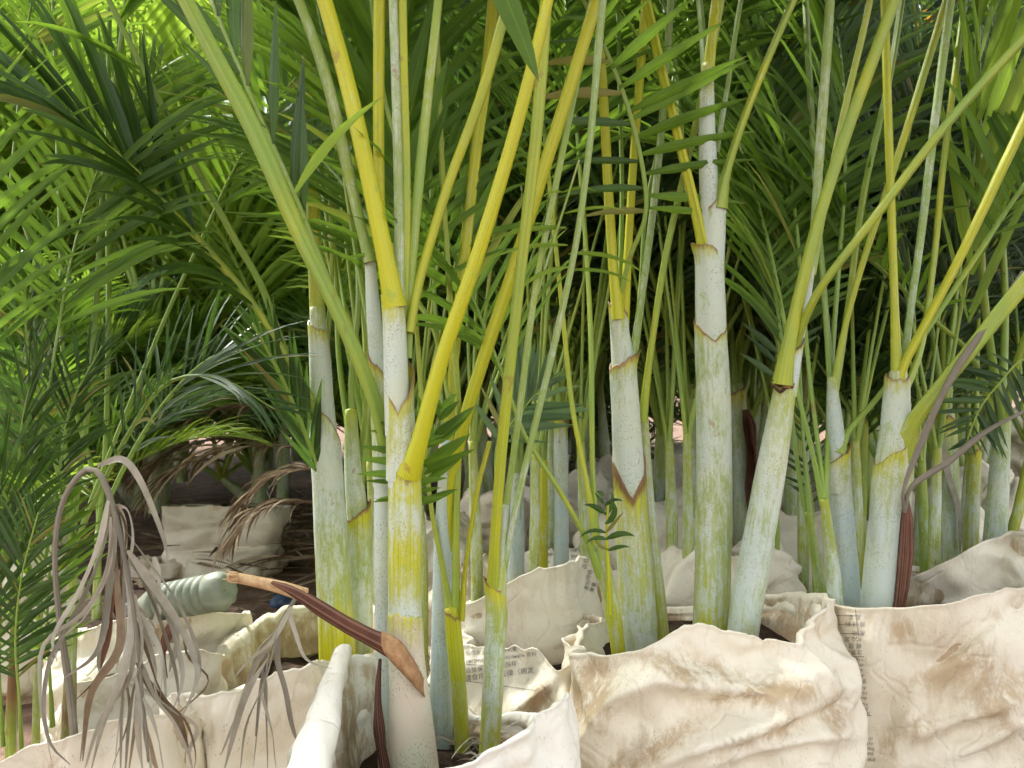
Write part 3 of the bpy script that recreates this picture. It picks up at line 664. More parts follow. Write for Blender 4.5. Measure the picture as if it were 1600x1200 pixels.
# upright leaflets along a thin rachis above the thick green stalk
f = petiole(A2, [(560,560,10),(500,400,11),(460,300,10),(415,200,10),(370,95,9),(318,-30,8)], 1.26, 1.2, .2, .2, None)
frond_leaves([P(475,330,1.24), P(415,200,1.22), P(370,95,1.21), P(318,-30,1.2), P(270,-150,1.2)], f, M['leaf_dark'], .0, 1., 9, .26, .032, 27, 22, 5, .0, up=(0, 1, .2), nseg=7, split=True, sides=(-1,), jit=.05, miss=0)
frond_leaves([P(415,200,1.22), P(370,95,1.21), P(318,-30,1.2), P(270,-150,1.2)], f, M['leaf_dark'], .0, 1., 6, .3, .022, 25, 20, 10, .1, up=(0, 1, .2), nseg=7, split=True, sides=(1,), jit=.06, miss=0)

# --- F: thick green trunk on the left
F = palm(525, 1060, 1.86, 'thick green-trunked palm left of the main palm, yellow base with a rust spot')
stem(F, [(528,1075,56,.0,1.0),(526,1000,55,.05,1.0),(522,930,54,.35,.6),(517,830,52,.5,.35),(511,740,47,.75,.3),(505,660,40,.9,.3),(500,560,30,.9,.3),(496,480,24,.4,.7)], 1.86)
shth(F, [(515,790,49,.75,.3),(509,710,46,.9,.3),(501,640,42,.8,.5),(486,612,36,.5,.9)], 1.86, 195, .14, rimb=.8, sharp=1.4)
shth(F, [(503,620,36,.9,.3),(500,560,32,.9,.3),(496,500,28,.3,.9)], 1.86, 150, .03, rimb=.6)
o = petiole(F, [(495,650,28),(474,600,15),(400,480,14),(330,395,14),(270,330,12),(200,255,10),(110,190,9),(0,150,7),(-80,160,4)], 1.85, 1.55, 0., .45)
for seg, n_, L_, sides_, dr, mt, a0, a1 in (([(330,395),(270,330),(200,255),(110,190),(0,150),(-80,160)], 22, .48, (1,), .5, 'leaf_dark', 30, 12), ([(400,480),(330,395),(270,330),(200,255),(110,190),(0,150),(-80,160)], 22, .32, (-1,), .9, 'leaf_dark', 55, 25)):
    frond_leaves([P(x, y, 1.55+.0375*(len(seg)-1-i)) for i, (x, y) in enumerate(seg)], o, M[mt], 0., 1., n_, L_, .03, a0, a1, 25, dr, up=(0, -.6, 1), nseg=8, split=True, sides=sides_, jit=.1, miss=0)
petiole(F, [(498,520,24),(491,400,21),(486,250,20),(478,60,17),(470,-30,15)], 1.86, 1.9, .05, .65, (1.1, .7, (-.2, .3, 0)))
petiole(F, [(500,640,14),(450,560,13),(410,450,12),(365,370,12),(300,250,11),(230,120,10),(160,-20,9)], 1.86, 1.7, 0., .3, (.9, .8, (-.3, 0, 0)),
        leaves=dict(t0=.42, t1=.8, n=10, L=.34, W=.026, a0=50, a1=35, v=10, droop=.7, split=True, mat='leaf', nseg=7, up=(0, -.6, 1)))
petiole(F, [(508,560,10),(518,420,9),(512,250,9),(500,90,9),(490,-30,8)], 1.88, 1.95, 0., .4, (1., .8, (.1, .4, 0)))
# folded young blade beside the trunk
o = petiole(F, [(500,745,8),(478,680,8),(440,590,7),(395,505,5)], 1.84, 1.75, 0., .2)
frond_leaves([P(498,740,1.83), P(478,680,1.82), P(440,590,1.8), P(395,505,1.78)], o, M['leaf_dark'], 0., 1., 15, .20, .020, 22, 12, 15, .15, up=(0, -1, .4), nseg=6, split=True, jit=.07)
F2 = palm(560, 1000, 1.95, 'slim mottled palm stem between the green trunk and the main palm')
stem(F2, [(562,1060,40,.3,.4),(562,940,40,.5,.4),(560,830,36,.45,.5),(552,730,28,.6,.4),(548,640,18,.2,.6)], 1.95)
shth(F2, [(562,900,42,.5,.4),(560,840,40,.4,.6),(560,780,36,.2,.8)], 1.95, 20, .06)
for pts, dd, ct in (([(555,720,16),(548,600,12),(560,450,12),(545,300,11),(520,120,10),(500,-30,9)], 2.0, (1., .8, (-.2, .4, 0))), ([(562,760,14),(575,600,12),(566,450,11),(545,250,11),(530,60,10),(520,-30,9)], 2.05, (1., .8, (0, .5, 0))), ([(550,700,12),(530,560,10),(525,430,10),(505,300,9)], 2.05, (1.1, .7, (-.3, .3, 0)))):
    petiole(F2, pts, 1.95, dd, 0., .35, ct)

# --- G: bluish stem and stalk bundle right of the main palm
G = palm(692, 1190, 1.38, 'bluish stem just right of the main palm with a bundle of thin yellow stalks')
stem(G, [(690,1220,42,.5,.2),(690,1120,38,.7,.2),(691,950,32,1.,.2),(694,800,26,1.,.2),(699,690,20,.8,.4)], 1.4, mat='skin_blue')
stem(G, [(724,1200,24,.2,.6),(718,1090,24,.25,.6),(710,1000,24,.1,.7),(704,950,20,.0,.9)], 1.36)
shth(G, [(716,1060,26,.2,.7),(710,1000,25,.1,.8),(706,950,22,.0,1.)], 1.36, 180, .02)
petiole(G, [(704,960,14),(692,890,9),(672,780,8),(660,640,8),(650,500,8)], 1.36, 1.42, 0., .55, (1.3, .5, (-.1, .2, 0)))
petiole(G, [(712,970,13),(713,820,11),(716,640,12),(700,420,10),(690,250,10),(680,-20,9)], 1.36, 1.45, 0., .45, (1., .7, (0, .4, 0)))
petiole(G, [(720,970,12),(728,880,8),(745,770,9),(765,690,8)], 1.36, 1.4, 0., .95, None, b=.35)
petiole(G, [(700,860,16),(706,760,20),(722,670,23),(755,560,24),(802,420,24),(852,255,24),(892,130,24),(938,-20,22)], 1.4, 1.35, 0., 1.05, (1.1, .9, (.3, .1, 0)), groove=1.)
petiole(G, [(698,720,16),(706,600,17),(722,440,19),(742,250,20),(762,100,20),(772,-20,20)], 1.42, 1.5, 0., .75, (1.1, .8, (0, .4, 0)))
petiole(G, [(696,700,9),(682,500,8),(676,360,8),(672,200,7)], 1.42, 1.6, .15, .2, (1.2, .6, (-.1, .4, 0)))
petiole(G, [(706,640,11),(680,520,9),(652,470,10)], 1.42, 1.5, .1, .4, (1., .5, (-.3, .3, 0)))
# --- H: thin speckled stem
H = palm(765, 1185, 1.3, 'thin speckled palm stem with a brown scar near its base, right of the main palm')
stem(H, [(763,1200,32,.1,.6),(770,1080,33,.45,.45),(774,980,32,.5,.45),(779,910,26,.35,.6),(785,850,18,.6,.4),(790,790,13,.6,.3)], 1.3)
shth(H, [(774,1000,34,.45,.5),(776,950,33,.4,.6),(770,900,28,.2,.9)], 1.3, 180, .03)
petiole(H, [(770,940,22),(776,820,20),(790,650,22),(815,420,22),(840,200,24),(856,-20,24)], 1.3, 1.18, 0., .6, (1.2, .8, (.1, -.05, 0)), groove=5.0)
petiole(H, [(782,910,13),(800,820,12),(830,690,12),(868,530,12),(900,380,11),(922,220,12),(938,40,14),(945,-30,14)], 1.3, 1.25, .35, .2, (1., .8, (.3, 0, 0)))
petiole(H, [(780,920,12),(790,800,11),(812,640,12),(835,460,12),(866,300,12),(892,170,13),(930,-20,13)], 1.31, 1.4, .2, .35, (1., .8, (.2, .3, 0)))

# --- D: the middle palm with split orange sheath
D = palm(1000, 1030, 1.66, 'middle palm with a white trunk streaked orange and a torn brown sheath')
stem(D, [(1003,1045,58,.65,.7,.1),(996,960,55,.5,.8,.12),(990,860,52,.5,.9,.1),(984,760,48,.8,.6),(979,660,44,1.1,.2),(973,560,34,1.,.3),(966,490,24,.6,.6)], 1.66, wob=.03)
shth(D, [(999,980,57,.5,.8,.1),(992,880,53,.5,.9,.1),(986,800,50,.45,.9,.1),(984,750,49,.2,.9,.55),(981,690,47,.1,.9,.6)], 1.66, 90, .12, sharp=1.8, rimb=1.2)
shth(D, [(981,740,46,1.1,.2),(978,650,43,1.1,.2),(974,570,40,.7,.5),(984,545,34,.4,.9)], 1.66, 20, .05, rimb=.9)
shth(D, [(974,620,34,1.,.3),(970,540,30,1.,.3),(964,470,26,.5,.9)], 1.66, 170, .03)
stem(D, [(1036,1020,26,.2,.7),(1024,900,24,.5,.6),(1012,780,20,.6,.6),(1005,650,16,.5,.6)], 1.7)
petiole(D, [(966,500,22),(958,420,18),(950,300,18),(942,150,18),(930,-20,18)], 1.65, 1.68, 0., 1.0, (1., .8, (-.3, .3, 0)))
petiole(D, [(975,510,15),(982,380,14),(990,250,14),(1000,120,15),(1010,-20,15)], 1.67, 1.75, 0., .95, (1., .8, (0, .5, 0)))
petiole(D, [(990,560,13),(1002,470,13),(1018,350,13),(1034,200,13),(1050,-20,12)], 1.66, 1.75, .3, .25, (1., .8, (.2, .4, 0)))
petiole(D, [(1004,660,14),(1015,560,12),(1040,400,12),(1072,260,12),(1110,90,13),(1130,-20,13)], 1.68, 1.62, .0, .45, (1., .8, (.3, .2, 0)))
petiole(D, [(968,470,8),(972,300,8),(968,120,8),(965,-20,8)], 1.7, 1.85, .1, .2, (1., .8, (-.1, .5, 0)))
petiole(D, [(985,600,10),(1000,450,9),(1010,320,9),(1040,180,9)], 1.7, 1.9, .1, .3, (1., .8, (.2, .5, 0)))
# small seedling in front of it
D2 = palm(965, 1020, 1.55, 'small forked palm shoot leaning left in front of the middle palm')
stem(D2, [(968,1030,22,.1,.8),(958,960,25,.2,.6),(944,890,24,.4,.4),(936,850,16,.3,.5)], 1.55)
petiole(D2, [(940,900,18),(915,840,10),(870,760,9),(820,680,8),(790,600,7)], 1.55, 1.5, 0., .4, (.9, .5, (-.2, .3, 0)))
petiole(D2, [(936,870,14),(918,760,9),(895,640,9),(880,500,8),(860,300,7)], 1.55, 1.7, 0., .6, (.9, .5, (-.1, .4, 0)))
petiole(D2, [(934,860,12),(926,740,9),(924,560,9),(918,420,8),(905,250,7)], 1.55, 1.75, 0., .4, (.9, .5, (0, .4, 0)))
o = petiole(D2, [(953,960,8,0,1),(950,880,7,0,1),(948,840,5,0,1),(950,790,4,0,.6)], 1.53, 1.52, 0., .9, b=.2)
frond_leaves([P(950,860,1.52), P(946,820,1.52), P(944,775,1.52)], o, M['leaf_dark'], 0., 1., 7, .06, .012, 70, 40, 10, 1.2, up=(0, -1, .2), nseg=5, split=True, curl=1.2)

# --- B: tall white palm
B = palm(1112, 1000, 1.6, 'tall straight palm with a smooth white upper trunk and yellow-green base')
stem(B, [(1110,1020,62,.15,.55),(1112,960,58,.30,.6),(1114,880,56,.42,.5),(1116,760,55,.55,.35),(1115,640,53,.68,.25),(1112,540,48,.75,.3),(1109,450,44,.95,.2)], 1.6)
stem(B, [(1112,560,42,1.2,.1),(1110,450,40,1.2,.1),(1111,380,36,1.2,.1),(1108,300,30,1.2,.1),(1105,220,26,1.2,.1),(1105,150,22,.6,.6),(1106,100,18,.2,.8)], 1.6)
shth(B, [(1113,600,50,.65,.3),(1111,540,48,.65,.4),(1109,490,46,.6,.5)], 1.6, 90, .06, sharp=1.6, rimb=.9)
shth(B, [(1112,560,47,1.2,.1),(1110,480,45,1.2,.1),(1107,400,41,.8,.5),(1098,380,36,.3,1.)], 1.6, 180, .03, rimb=.8)
shth(B, [(1110,440,41,1.2,.1),(1113,370,38,1.2,.1),(1118,310,34,.9,.3),(1126,290,28,.4,.9)], 1.6, 10, .07, rimb=.9)
petiole(B, [(1106,410,30),(1094,360,19),(1066,240,16),(1034,110,16),(1005,-20,16)], 1.59, 1.6, 0., .8, (1., .8, (-.4, .1, 0)))
petiole(B, [(1122,325,28),(1134,270,17),(1160,190,15),(1200,90,14),(1248,-20,14)], 1.59, 1.55, 0., .45, (1., .8, (.4, .1, 0)))
petiole(B, [(1104,140,20),(1112,60,17),(1122,-30,15)], 1.6, 1.63, .1, .7, (1.1, .6, (.1, .4, 0)))
petiole(B, [(1103,150,12),(1098,60,12),(1090,-30,11)], 1.6, 1.7, .3, .2, (1.1, .6, (-.3, .3, 0)))
petiole(B, [(1120,240,10),(1140,120,10),(1155,20,10),(1165,-30,10)], 1.62, 1.7, .3, .2, (1., .6, (.3, .4, 0)))
petiole(B, [(1094,330,10),(1072,290,10),(1064,200,10)], 1.7, 1.8, .2, .3, (1., .6, (-.2, .4, 0)))
# --- C: leaning palm
Cp = palm(1158, 1005, 1.52, 'leaning palm with a pale green trunk and a dark ring mark')
stem(Cp, [(1155,1030,50,.55,.4),(1166,950,49,.62,.4),(1182,860,48,.8,.3),(1200,760,46,.7,.4),(1214,680,41,.6,.5),(1226,610,34,.35,.7),(1234,570,26,.2,.8)], 1.52)
tube_world('ring_scar', [(*P(1223,606,1.515), .0215, .3, .7, 1.4), (*P(1224,601,1.515), .0222, .2, .7, 1.6), (*P(1226,595,1.515), .0215, .3, .7, 1.4)], M['skin'], Cp, 22, 6, cap=False)
for dy in (0, 9): tube_world('chevron_scar', pxpts([(1207,594+dy,3,0,0,2),(1214,600+dy,5,0,0,2),(1220,603+dy,5,0,0,2),(1228,597+dy,5,0,0,2),(1239,596+dy,3,0,0,2)], 1.497), M['dry_brown'], Cp, 7, 16)
stem(Cp, [(1236,590,24,1.,.2),(1246,530,20,1.2,.1),(1258,470,16,1.1,.2),(1266,425,13,.4,.9)], 1.53)
shth(Cp, [(1228,620,34,.4,.6),(1236,570,28,.9,.3),(1246,525,22,.5,.7)], 1.52, 10, .05)
petiole(Cp, [(1222,600,30),(1232,540,24),(1252,450,21),(1280,340,20),(1325,200,20),(1365,90,20),(1405,-20,20)], 1.5, 1.45, 0., .5, (1., .8, (.3, 0, 0)))
petiole(Cp, [(1264,440,13),(1272,360,14),(1282,220,16),(1292,80,16),(1298,-20,16)], 1.53, 1.58, .35, .35, (1., .7, (.1, .4, 0)))
petiole(Cp, [(1268,430,12),(1284,340,13),(1312,200,14),(1345,60,14),(1362,-20,14)], 1.54, 1.6, .15, .5, (1., .7, (.2, .3, 0)))
petiole(Cp, [(1242,540,18),(1262,490,16),(1290,440,16),(1360,350,17),(1480,195,18),(1600,62,19),(1690,-30,19)], 1.51, 1.3, 0., .4, (.9, .9, (.4, -.1, 0)))

# --- E: the palm in the right front sack
E = palm(1378, 965, 1.6, 'white-trunked palm in the printed right sack, dark red dead sheath on its right')
stem(E, [(1373,985,58,1.1,.2),(1378,920,57,1.1,.2),(1386,840,57,.8,.3),(1394,750,56,.6,.4),(1399,680,48,.6,.5),(1402,620,36,.9,.3),(1404,580,24,.5,.7)], 1.6)
shth(E, [(1390,800,58,.7,.4),(1395,740,56,.45,.6),(1404,690,50,.3,.8),(1416,672,42,.1,1.)], 1.6, 0, .08, rimb=.6)
shth(E, [(1398,720,46,1.2,.1),(1400,650,41,1.2,.1),(1402,580,33,.5,.8)], 1.6, 80, .02, rimb=.7)
petiole(E, [(1404,715,44),(1424,665,26),(1456,620,22),(1510,555,24),(1570,480,26),(1640,395,26),(1720,290,24)], 1.59, 1.45, 0., .4, (.8, .9, (.4, 0, 0)))
petiole(E, [(1402,620,28),(1412,575,19),(1445,510,17),(1500,405,18),(1560,280,20),(1620,150,20),(1680,-10,19)], 1.6, 1.55, 0., .8, (.9, .8, (.3, .1, 0)))
petiole(E, [(1402,600,18),(1398,480,14),(1392,300,14),(1386,120,14),(1382,-20,14)], 1.6, 1.65, 0., .6, (1., .7, (-.2, .3, 0)))
petiole(E, [(1408,600,13),(1422,490,12),(1440,360,13),(1462,180,14),(1488,-20,14)], 1.62, 1.68, .3, .15, (1., .7, (.1, .4, 0)))
petiole(E, [(1410,620,12),(1440,540,11),(1460,400,11),(1475,250,11),(1500,60,11)], 1.64, 1.8, 0., .5, (1., .7, (.2, .4, 0)))
# dead sheath and dry stalks on E
for pts in ([(1414,800,8),(1412,765,9),(1440,690,13),(1490,585,13),(1600,425,10)], [(1414,800,7),(1425,760,9),(1480,722,12),(1540,675,10),(1610,638,7)]):
    tube_world('dry_stalk', pxpts([(a_, b_, c_*.8) for a_, b_, c_ in pts], 1.55, 1.5), M['dry'], E, 8, 30, wob=.15)
E2 = palm(1322, 960, 1.68, 'blue-green stem just left of the white-trunked palm in the right sack')
stem(E2, [(1328,970,36,.85,.2),(1322,880,36,.85,.2),(1314,780,34,.75,.3),(1307,700,30,.6,.4),(1302,630,20,.8,.3),(1299,590,13,.4,.7)], 1.68, mat='skin_blue')
shth(E2, [(1312,770,36,.7,.3),(1310,720,34,.45,.6),(1314,690,28,.2,.9)], 1.68, 10, .05)
petiole(E2, [(1312,710,22),(1326,675,13),(1365,630,12),(1420,560,12),(1480,470,12),(1540,380,11)], 1.67, 1.7, 0., .3, (.9, .6, (.3, .2, 0)))
petiole(E2, [(1302,620,14),(1316,530,10),(1345,420,11),(1385,300,12),(1430,160,13),(1485,-20,13)], 1.68, 1.72, 0., .55, (1., .7, (.2, .3, 0)))
petiole(E2, [(1300,610,12),(1290,480,11),(1278,330,11),(1265,120,12),(1258,-20,12)], 1.7, 1.9, .2, .15, (1., .7, (-.2, .4, 0)))
petiole(E2, [(1303,620,12),(1325,480,10),(1350,300,11),(1390,120,11),(1412,-20,11)], 1.7, 1.8, .1, .3, (1., .7, (.1, .4, 0)))
E3 = palm(1303, 955, 1.62, 'slender forked green palm shoot left of the blue-green stem')
stem(E3, [(1308,965,24,.6,.3),(1302,900,23,.5,.3),(1294,830,18,.3,.4),(1288,780,13,.1,.5)], 1.62)
for pts, dd in (([(1286,790,10),(1268,700,8),(1246,610,8),(1225,500,7)], 1.75), ([(1289,785,10),(1276,680,8),(1262,560,8),(1250,420,8)], 1.8), ([(1290,780,10),(1294,680,9),(1300,560,9),(1312,400,8)], 1.8)):
    petiole(E3, pts, 1.62, dd, 0., .25, (.9, .6, (-.1, .3, 0)))
E4 = palm(1280, 930, 1.75, 'thinnest bare green shoot leaning left, behind the leaning palm')
stem(E4, [(1284,935,17,.2,.3),(1274,870,15,.2,.3),(1263,800,12,.1,.4)], 1.75)
for pts, dd in (([(1262,810,9),(1248,740,8),(1238,660,7),(1225,560,6)], 1.85), ([(1264,800,9),(1255,700,7),(1250,600,7),(1244,480,6)], 1.9)):
    petiole(E4, pts, 1.75, dd, 0., .2, (.8, .6, (-.1, .3, 0)))
# big bright pleated blade at the right edge
Rr = palm(1560, 860, 1.95, 'palm at the right edge with a bright green pleated upright blade')
stem(Rr, [(1552,880,34,.5,.3),(1560,760,30,.6,.3),(1566,650,24,.4,.4)], 2.2)
o = petiole(Rr, [(1566,660,14),(1550,560,13),(1535,430,12),(1530,250,11),(1528,80,9),(1526,-60,8)], 2.2, 1.75, .1, .25)
frond_leaves([P(1512,520,1.85), P(1520,400,1.82), P(1528,250,1.8), P(1530,80,1.76), P(1526,-60,1.75)], o, M['leaf_pale_lit'], 0., 1., 13, .60, .036, 24, 14, 8, .12, up=(0, 1, 0), nseg=8, split=True, sides=(-1,), jit=.05, miss=0)
frond_leaves([P(1512,520,1.85), P(1520,400,1.82), P(1528,250,1.8), P(1530,80,1.76)], o, M['leaf_pale_lit'], 0., 1., 7, .42, .036, 14, 8, 8, .05, up=(0, 1, 0), nseg=8, split=True, sides=(1,), jit=.05, miss=0)
petiole(Rr, [(1568,660,12),(1590,560,12),(1640,430,12)], 2.2, 2.0, 0., .4, (1., .7, (.3, .2, 0)))
for pts, dd in (([(1562,680,12),(1520,560,10),(1460,500,9)], 2.1), ([(1566,640,12),(1570,450,11),(1556,250,10),(1548,60,9)], 2.4)):
    petiole(Rr, pts, 2.2, dd, 0., .3, (1., .7, (0, .3, 0)))

# --- mid-distance palms at right and centre
def mid_palm(px, base, d, w, topy, topx, label, pets, mat='skin', w_=.5, y_=.4, sh=None):
    r = palm(px, base, d, label)
    stem(r, [(px, 600+CAM_H/d*FPX*.97, w*1.05, w_, y_, .3), (px, base+12, w, w_, y_), ((px*.6+topx*.4), base*.6+topy*.4, w*.95, w_+.1, y_), (topx, topy, w*.7, w_*.8, y_+.1)], d, mat=mat, sides=14)
    if sh is not None:
        shth(r, [(px*.5+topx*.5, base*.5+topy*.5, w*.97, w_, y_), (topx*.75+px*.25, topy*.75+base*.25, w*.88, w_, y_), (topx, topy, w*.76, .1, .9)], d, sh, .04)
    for k, (tx, ty, L_, ou) in enumerate(pets):
        sx, sy = topx, topy
        petiole(r, [(sx, sy+14, w*.5), ((sx*.7+tx*.3), sy*.7+ty*.3, w*.36), (sx*.3+tx*.7, sy*.3+ty*.7, w*.34), (tx, ty, w*.32)], d, d*(1.02+.04*k), .05, .35, (L_, .9, ou), sides=9, leaf=('leaf_dark', 'leaf_dark', 'leaf')[k % 3])
    return r
mid_palm(1484, 868, 2.3, 34, 640, 1478, 'broad dark green trunk, leftmost of the right-hand cluster', [(1440,420,1., (-.4,.2,0)), (1500,380,1., (.2,.3,0)), (1466,300,1., (0,.4,0))], w_=.45, y_=.35, sh=180)
mid_palm(1517, 852, 2.35, 22, 690, 1524, 'thin yellowish stem in the right-hand cluster with a white patch', [(1575,600,.7, (.4,.2,0)), (1530,420,1., (.1,.4,0))], w_=.35, y_=.7, sh=10)
mid_palm(1582, 845, 2.3, 16, 720, 1606, 'thin brown-green stem leaning right at the far right edge', [(1640,560,.8, (.3,.3,0)), (1590,520,.8, (0,.4,0))], w_=.1, y_=.5)
mid_palm(1446, 880, 2.2, 17, 720, 1440, 'slim dark green stem between the dead red sheath and the right-hand cluster', [(1430,520,.9, (-.2,.4,0)), (1470,470,.9, (.2,.4,0))], w_=.15, y_=.3)
mid_palm(806, 905, 2.5, 27, 740, 809, 'grey dead-looking stem left of the thin yellow and bluish stems', [(790,560,.9, (-.3,.3,0)), (830,520,.9, (.2,.4,0))], mat='skin_blue', w_=.7, y_=.2)
mid_palm(848, 890, 2.6, 16, 720, 850, 'thin yellow-brown stem between the grey stem and the bluish stem', [(840,520,.9, (-.1,.4,0)), (870,480,.9, (.1,.4,0))], w_=.05, y_=.9)
mid_palm(877, 888, 2.6, 25, 640, 876, 'straight bluish stem in the middle distance left of the middle palm', [(850,440,1., (-.3,.3,0)), (900,420,1., (.2,.4,0)), (930,560,.8, (.5,.2,0))], mat='skin_blue', w_=.9, y_=.2, sh=160)
mid_palm(1160, 800, 3.0, 30, 600, 1152, 'stem with a dry brown sheath half hidden between the tall palm and the leaning palm', [(1130,420,1., (-.3,.3,0)), (1180,380,1., (.2,.4,0))], w_=.5, y_=.3, sh=10)
mid_palm(1345, 860, 2.5, 14, 660, 1352, 'thin stem seen between the blue-green stem and the white trunk', [(1340,460,.9, (-.1,.4,0)), (1375,430,.9, (.2,.4,0))], w_=.1, y_=.4)
for px_, b_, d_, tw, tl, lab in ((590,900,2.3,13,720,'thin stems crowded behind the slim white stem of the main palm'), (660,880,2.4,12,700,'thin green stem seen between the main palm and the bluish stem'), (745,870,2.2,13,690,'thin stem in the gap left of the thin speckled palm'), (835,860,2.1,11,700,'thin leaning stem behind the crossing pale stalks in the centre'),
        (915,850,2.3,12,690,'thin stem just left of the middle palm trunk'), (1050,830,2.4,12,690,'thin stem in the gap between the middle palm and the tall white palm'), (1075,860,2.1,11,680,'thin stem hugging the left side of the tall white palm'), (1200,800,2.6,12,660,'thin stem behind the leaning palm near its ring mark'), (1255,820,2.4,11,680,'thin stem between the leaning palm and the thinnest shoot'), (1340,830,2.2,12,690,'thin stem close to the left of the white-trunked right palm'), (1460,840,2.1,12,700,'thin stem behind the dry grey stalks at the right')):
    q_ = random.Random(px_)
    mid_palm(px_, b_, d_, tw+6, tl, px_+q_.uniform(-12, 12), lab, [(px_+q_.uniform(-110, 110), q_.uniform(180, 420), q_.uniform(.8, 1.1), (q_.uniform(-.3, .3), q_.uniform(.1, .5), 0)) for _ in range(5)], w_=.3, y_=.45)
# --- left cluster of green stalks
def left_palm(px, base, d, w, label, stalks, w_=.25, y_=.35, b0=.3):
    r = palm(px, base, d, label)
    zb = P(px, base, d); gy = 600+CAM_H/d*FPX
    stem(r, [(px-6, gy, w*1.1, 0, .3, .6), (px-3, base+60, w*1.05, w_, y_, .4), (px, base-15, w, w_, y_, b0), (px+2, base-80, w*.9, w_, y_, b0*.7), (px+3, base-170, w*.6, w_, y_, 0)], d, sides=12)
    for k, (pts, dd, cont, leaves) in enumerate(stalks):
        petiole(r, [(px+2, base-150, w*.45)]+[(a, b_, c_) for a, b_, c_ in pts], d, dd, 0., .15, cont, sides=9, leaves=leaves)
    return r
LV = dict(t0=.35, t1=1., n=22, L=.26, W=.013, mat='leaf_dark', a0=55, a1=22, v=20, droop=.6, split=True, nseg=6, up=(0, -.6, 1))
left_palm(112, 1010, 1.75, 17, 'leafy green palm with upright stalks behind the grey dry frond',
          [([(122,760,9),(140,620,10),(152,450,10),(165,250,9),(190,60,9),(200,-30,8)], 1.75, (.9, .8, (.1, .2, 0)), None),
           ([(140,800,8),(200,680,8),(260,600,7),(340,590,4),(430,640,2)], 1.6, None, LV),
           ([(100,780,8),(70,650,8),(45,540,7),(40,430,5)], 1.65, None, dict(LV, L=.22, n=24, t0=.4, W=.014, a0=70, droop=.35)),
           ([(150,760,8),(215,600,9),(265,480,8),(330,340,7)], 1.85, (.8, .8, (.3, .2, 0)), None),
           ([(110,780,8),(90,600,8),(60,420,8),(0,250,7)], 1.9, (.9, .8, (-.3, .2, 0)), None)])
left_palm(60, 1060, 1.55, 11, 'low palm at the left edge with short bright fronds near the ground',
          [([(50,900,8),(20,800,7),(-20,740,6),(-80,720,3)], 1.4, None, dict(LV, L=.2)),
           ([(45,900,6),(30,780,6),(35,660,5),(60,560,3)], 1.5, None, dict(LV, L=.2, W=.010, n=26)), ([(70,880,6),(90,760,6),(110,640,5),(160,540,3)], 1.6, None, dict(LV, L=.2, W=.010, n=26))])
left_palm(150, 1000, 2.0, 14, 'palm behind the leafy left palm with a crossing pale stalk',
          [([(165,700,9),(170,480,9),(168,250,9),(170,100,8),(172,-30,8)], 2.1, (1., .7, (-.1, .4, 0)), None), ([(180,760,8),(250,640,8),(330,560,6),(420,540,3)], 2.2, None, dict(LV, mat='leaf_dark')),
           ([(150,760,8),(100,560,8),(96,400,8),(90,200,8)], 2.2, (1., .8, (-.2, .3, 0)), None)])

left_palm(20, 1090, 1.5, 15, 'old dark brown palm stem in the shade at the far left edge', [([(10,880,9),(-10,760,8),(-40,600,7)], 1.5, (.8, .8, (-.2, .2, 0)), None), ([(30,880,8),(45,760,8),(70,640,7),(90,520,6)], 1.6, (.7, .8, (.1, .3, 0)), None)], 0., .3, .9)
left_palm(108, 1130, 1.42, 20, 'short brown and grey dead palm stump behind the large dry frond', [], .3, .4, .7)
left_palm(-10, 1000, 1.9, 22, 'shaded palm half outside the left edge with arching fronds', [([(0,800,9),(20,650,8),(60,520,6),(130,450,3)], 1.8, None, dict(LV, L=.3, mat='leaf_dark')), ([(-10,760,8),(-5,560,8),(10,350,7),(30,150,6)], 2., (.8, .8, (.1, .2, 0)), None)], .1, .3, .8)
# --- small blades close to the main palm and the centre
def blade(root_label, path, d, L, W, mat, n=14, px=None, **k):
    pts = [(x, y, 5-3*i/len(path)) for i, (x, y) in enumerate(path)]
    gx, gy = k.pop('foot', (path[0][0]+4, 600+(CAM_H-.33)/d*FPX)); k.pop('d1', 0)
    r = palm(gx, gy, d, root_label); pts = [(gx, gy, 8), (gx*.4+path[0][0]*.6, gy*.35+path[0][1]*.65, 7)]+pts
    o = petiole(r, pts, d, d, 0., .3, sides=8)
    frond_leaves([P(x, y, d) for x, y in path], o, M[mat], k.pop('t0', .1), 1., n, L, W, k.pop('a0', 70), k.pop('a1', 40), k.pop('v', 5), k.pop('droop', .2), up=k.pop('up', (0, -1, .2)), split=True, nseg=6, **k)
blade('small comb-like green seedling leaf crossing the white stem of the main palm', [(640,800),(636,750),(630,700),(626,650)], 1.232, .075, .013, 'leaf', n=10, a0=85, a1=60, sides=(-1, 1), miss=0)
blade('broad green seedling leaf just right of the main palm under its yellow stalk', [(655,800),(660,750),(672,700),(690,640)], 1.28, .10, .022, 'leaf', n=8, a0=55, a1=30, droop=.1, miss=0)
blade('dark feathery frond low at the left edge, in front of the thin stems', [(30,1090),(24,1000),(34,900),(60,800)], 1.36, .17, .011, 'leaf_dark', n=24, a0=60, a1=30, droop=.5)
blade('dark feathery frond at the left edge reaching out of the picture', [(0,1080),(-6,980),(-24,880),(-60,780)], 1.42, .2, .012, 'leaf_dark', n=24, a0=60, a1=30, droop=.6)
blade('green feathery frond rising between the left stems and the dry frond', [(78,1060),(74,960),(82,860),(104,770)], 1.5, .15, .010, 'leaf', n=24, a0=55, a1=30, droop=.5)
blade('pale greyish seedling leaf in the centre behind the thin stalks', [(775,700),(800,660),(825,630),(850,600)], 1.7, .16, .02, 'leaf_grey', n=12, a0=60, a1=20)
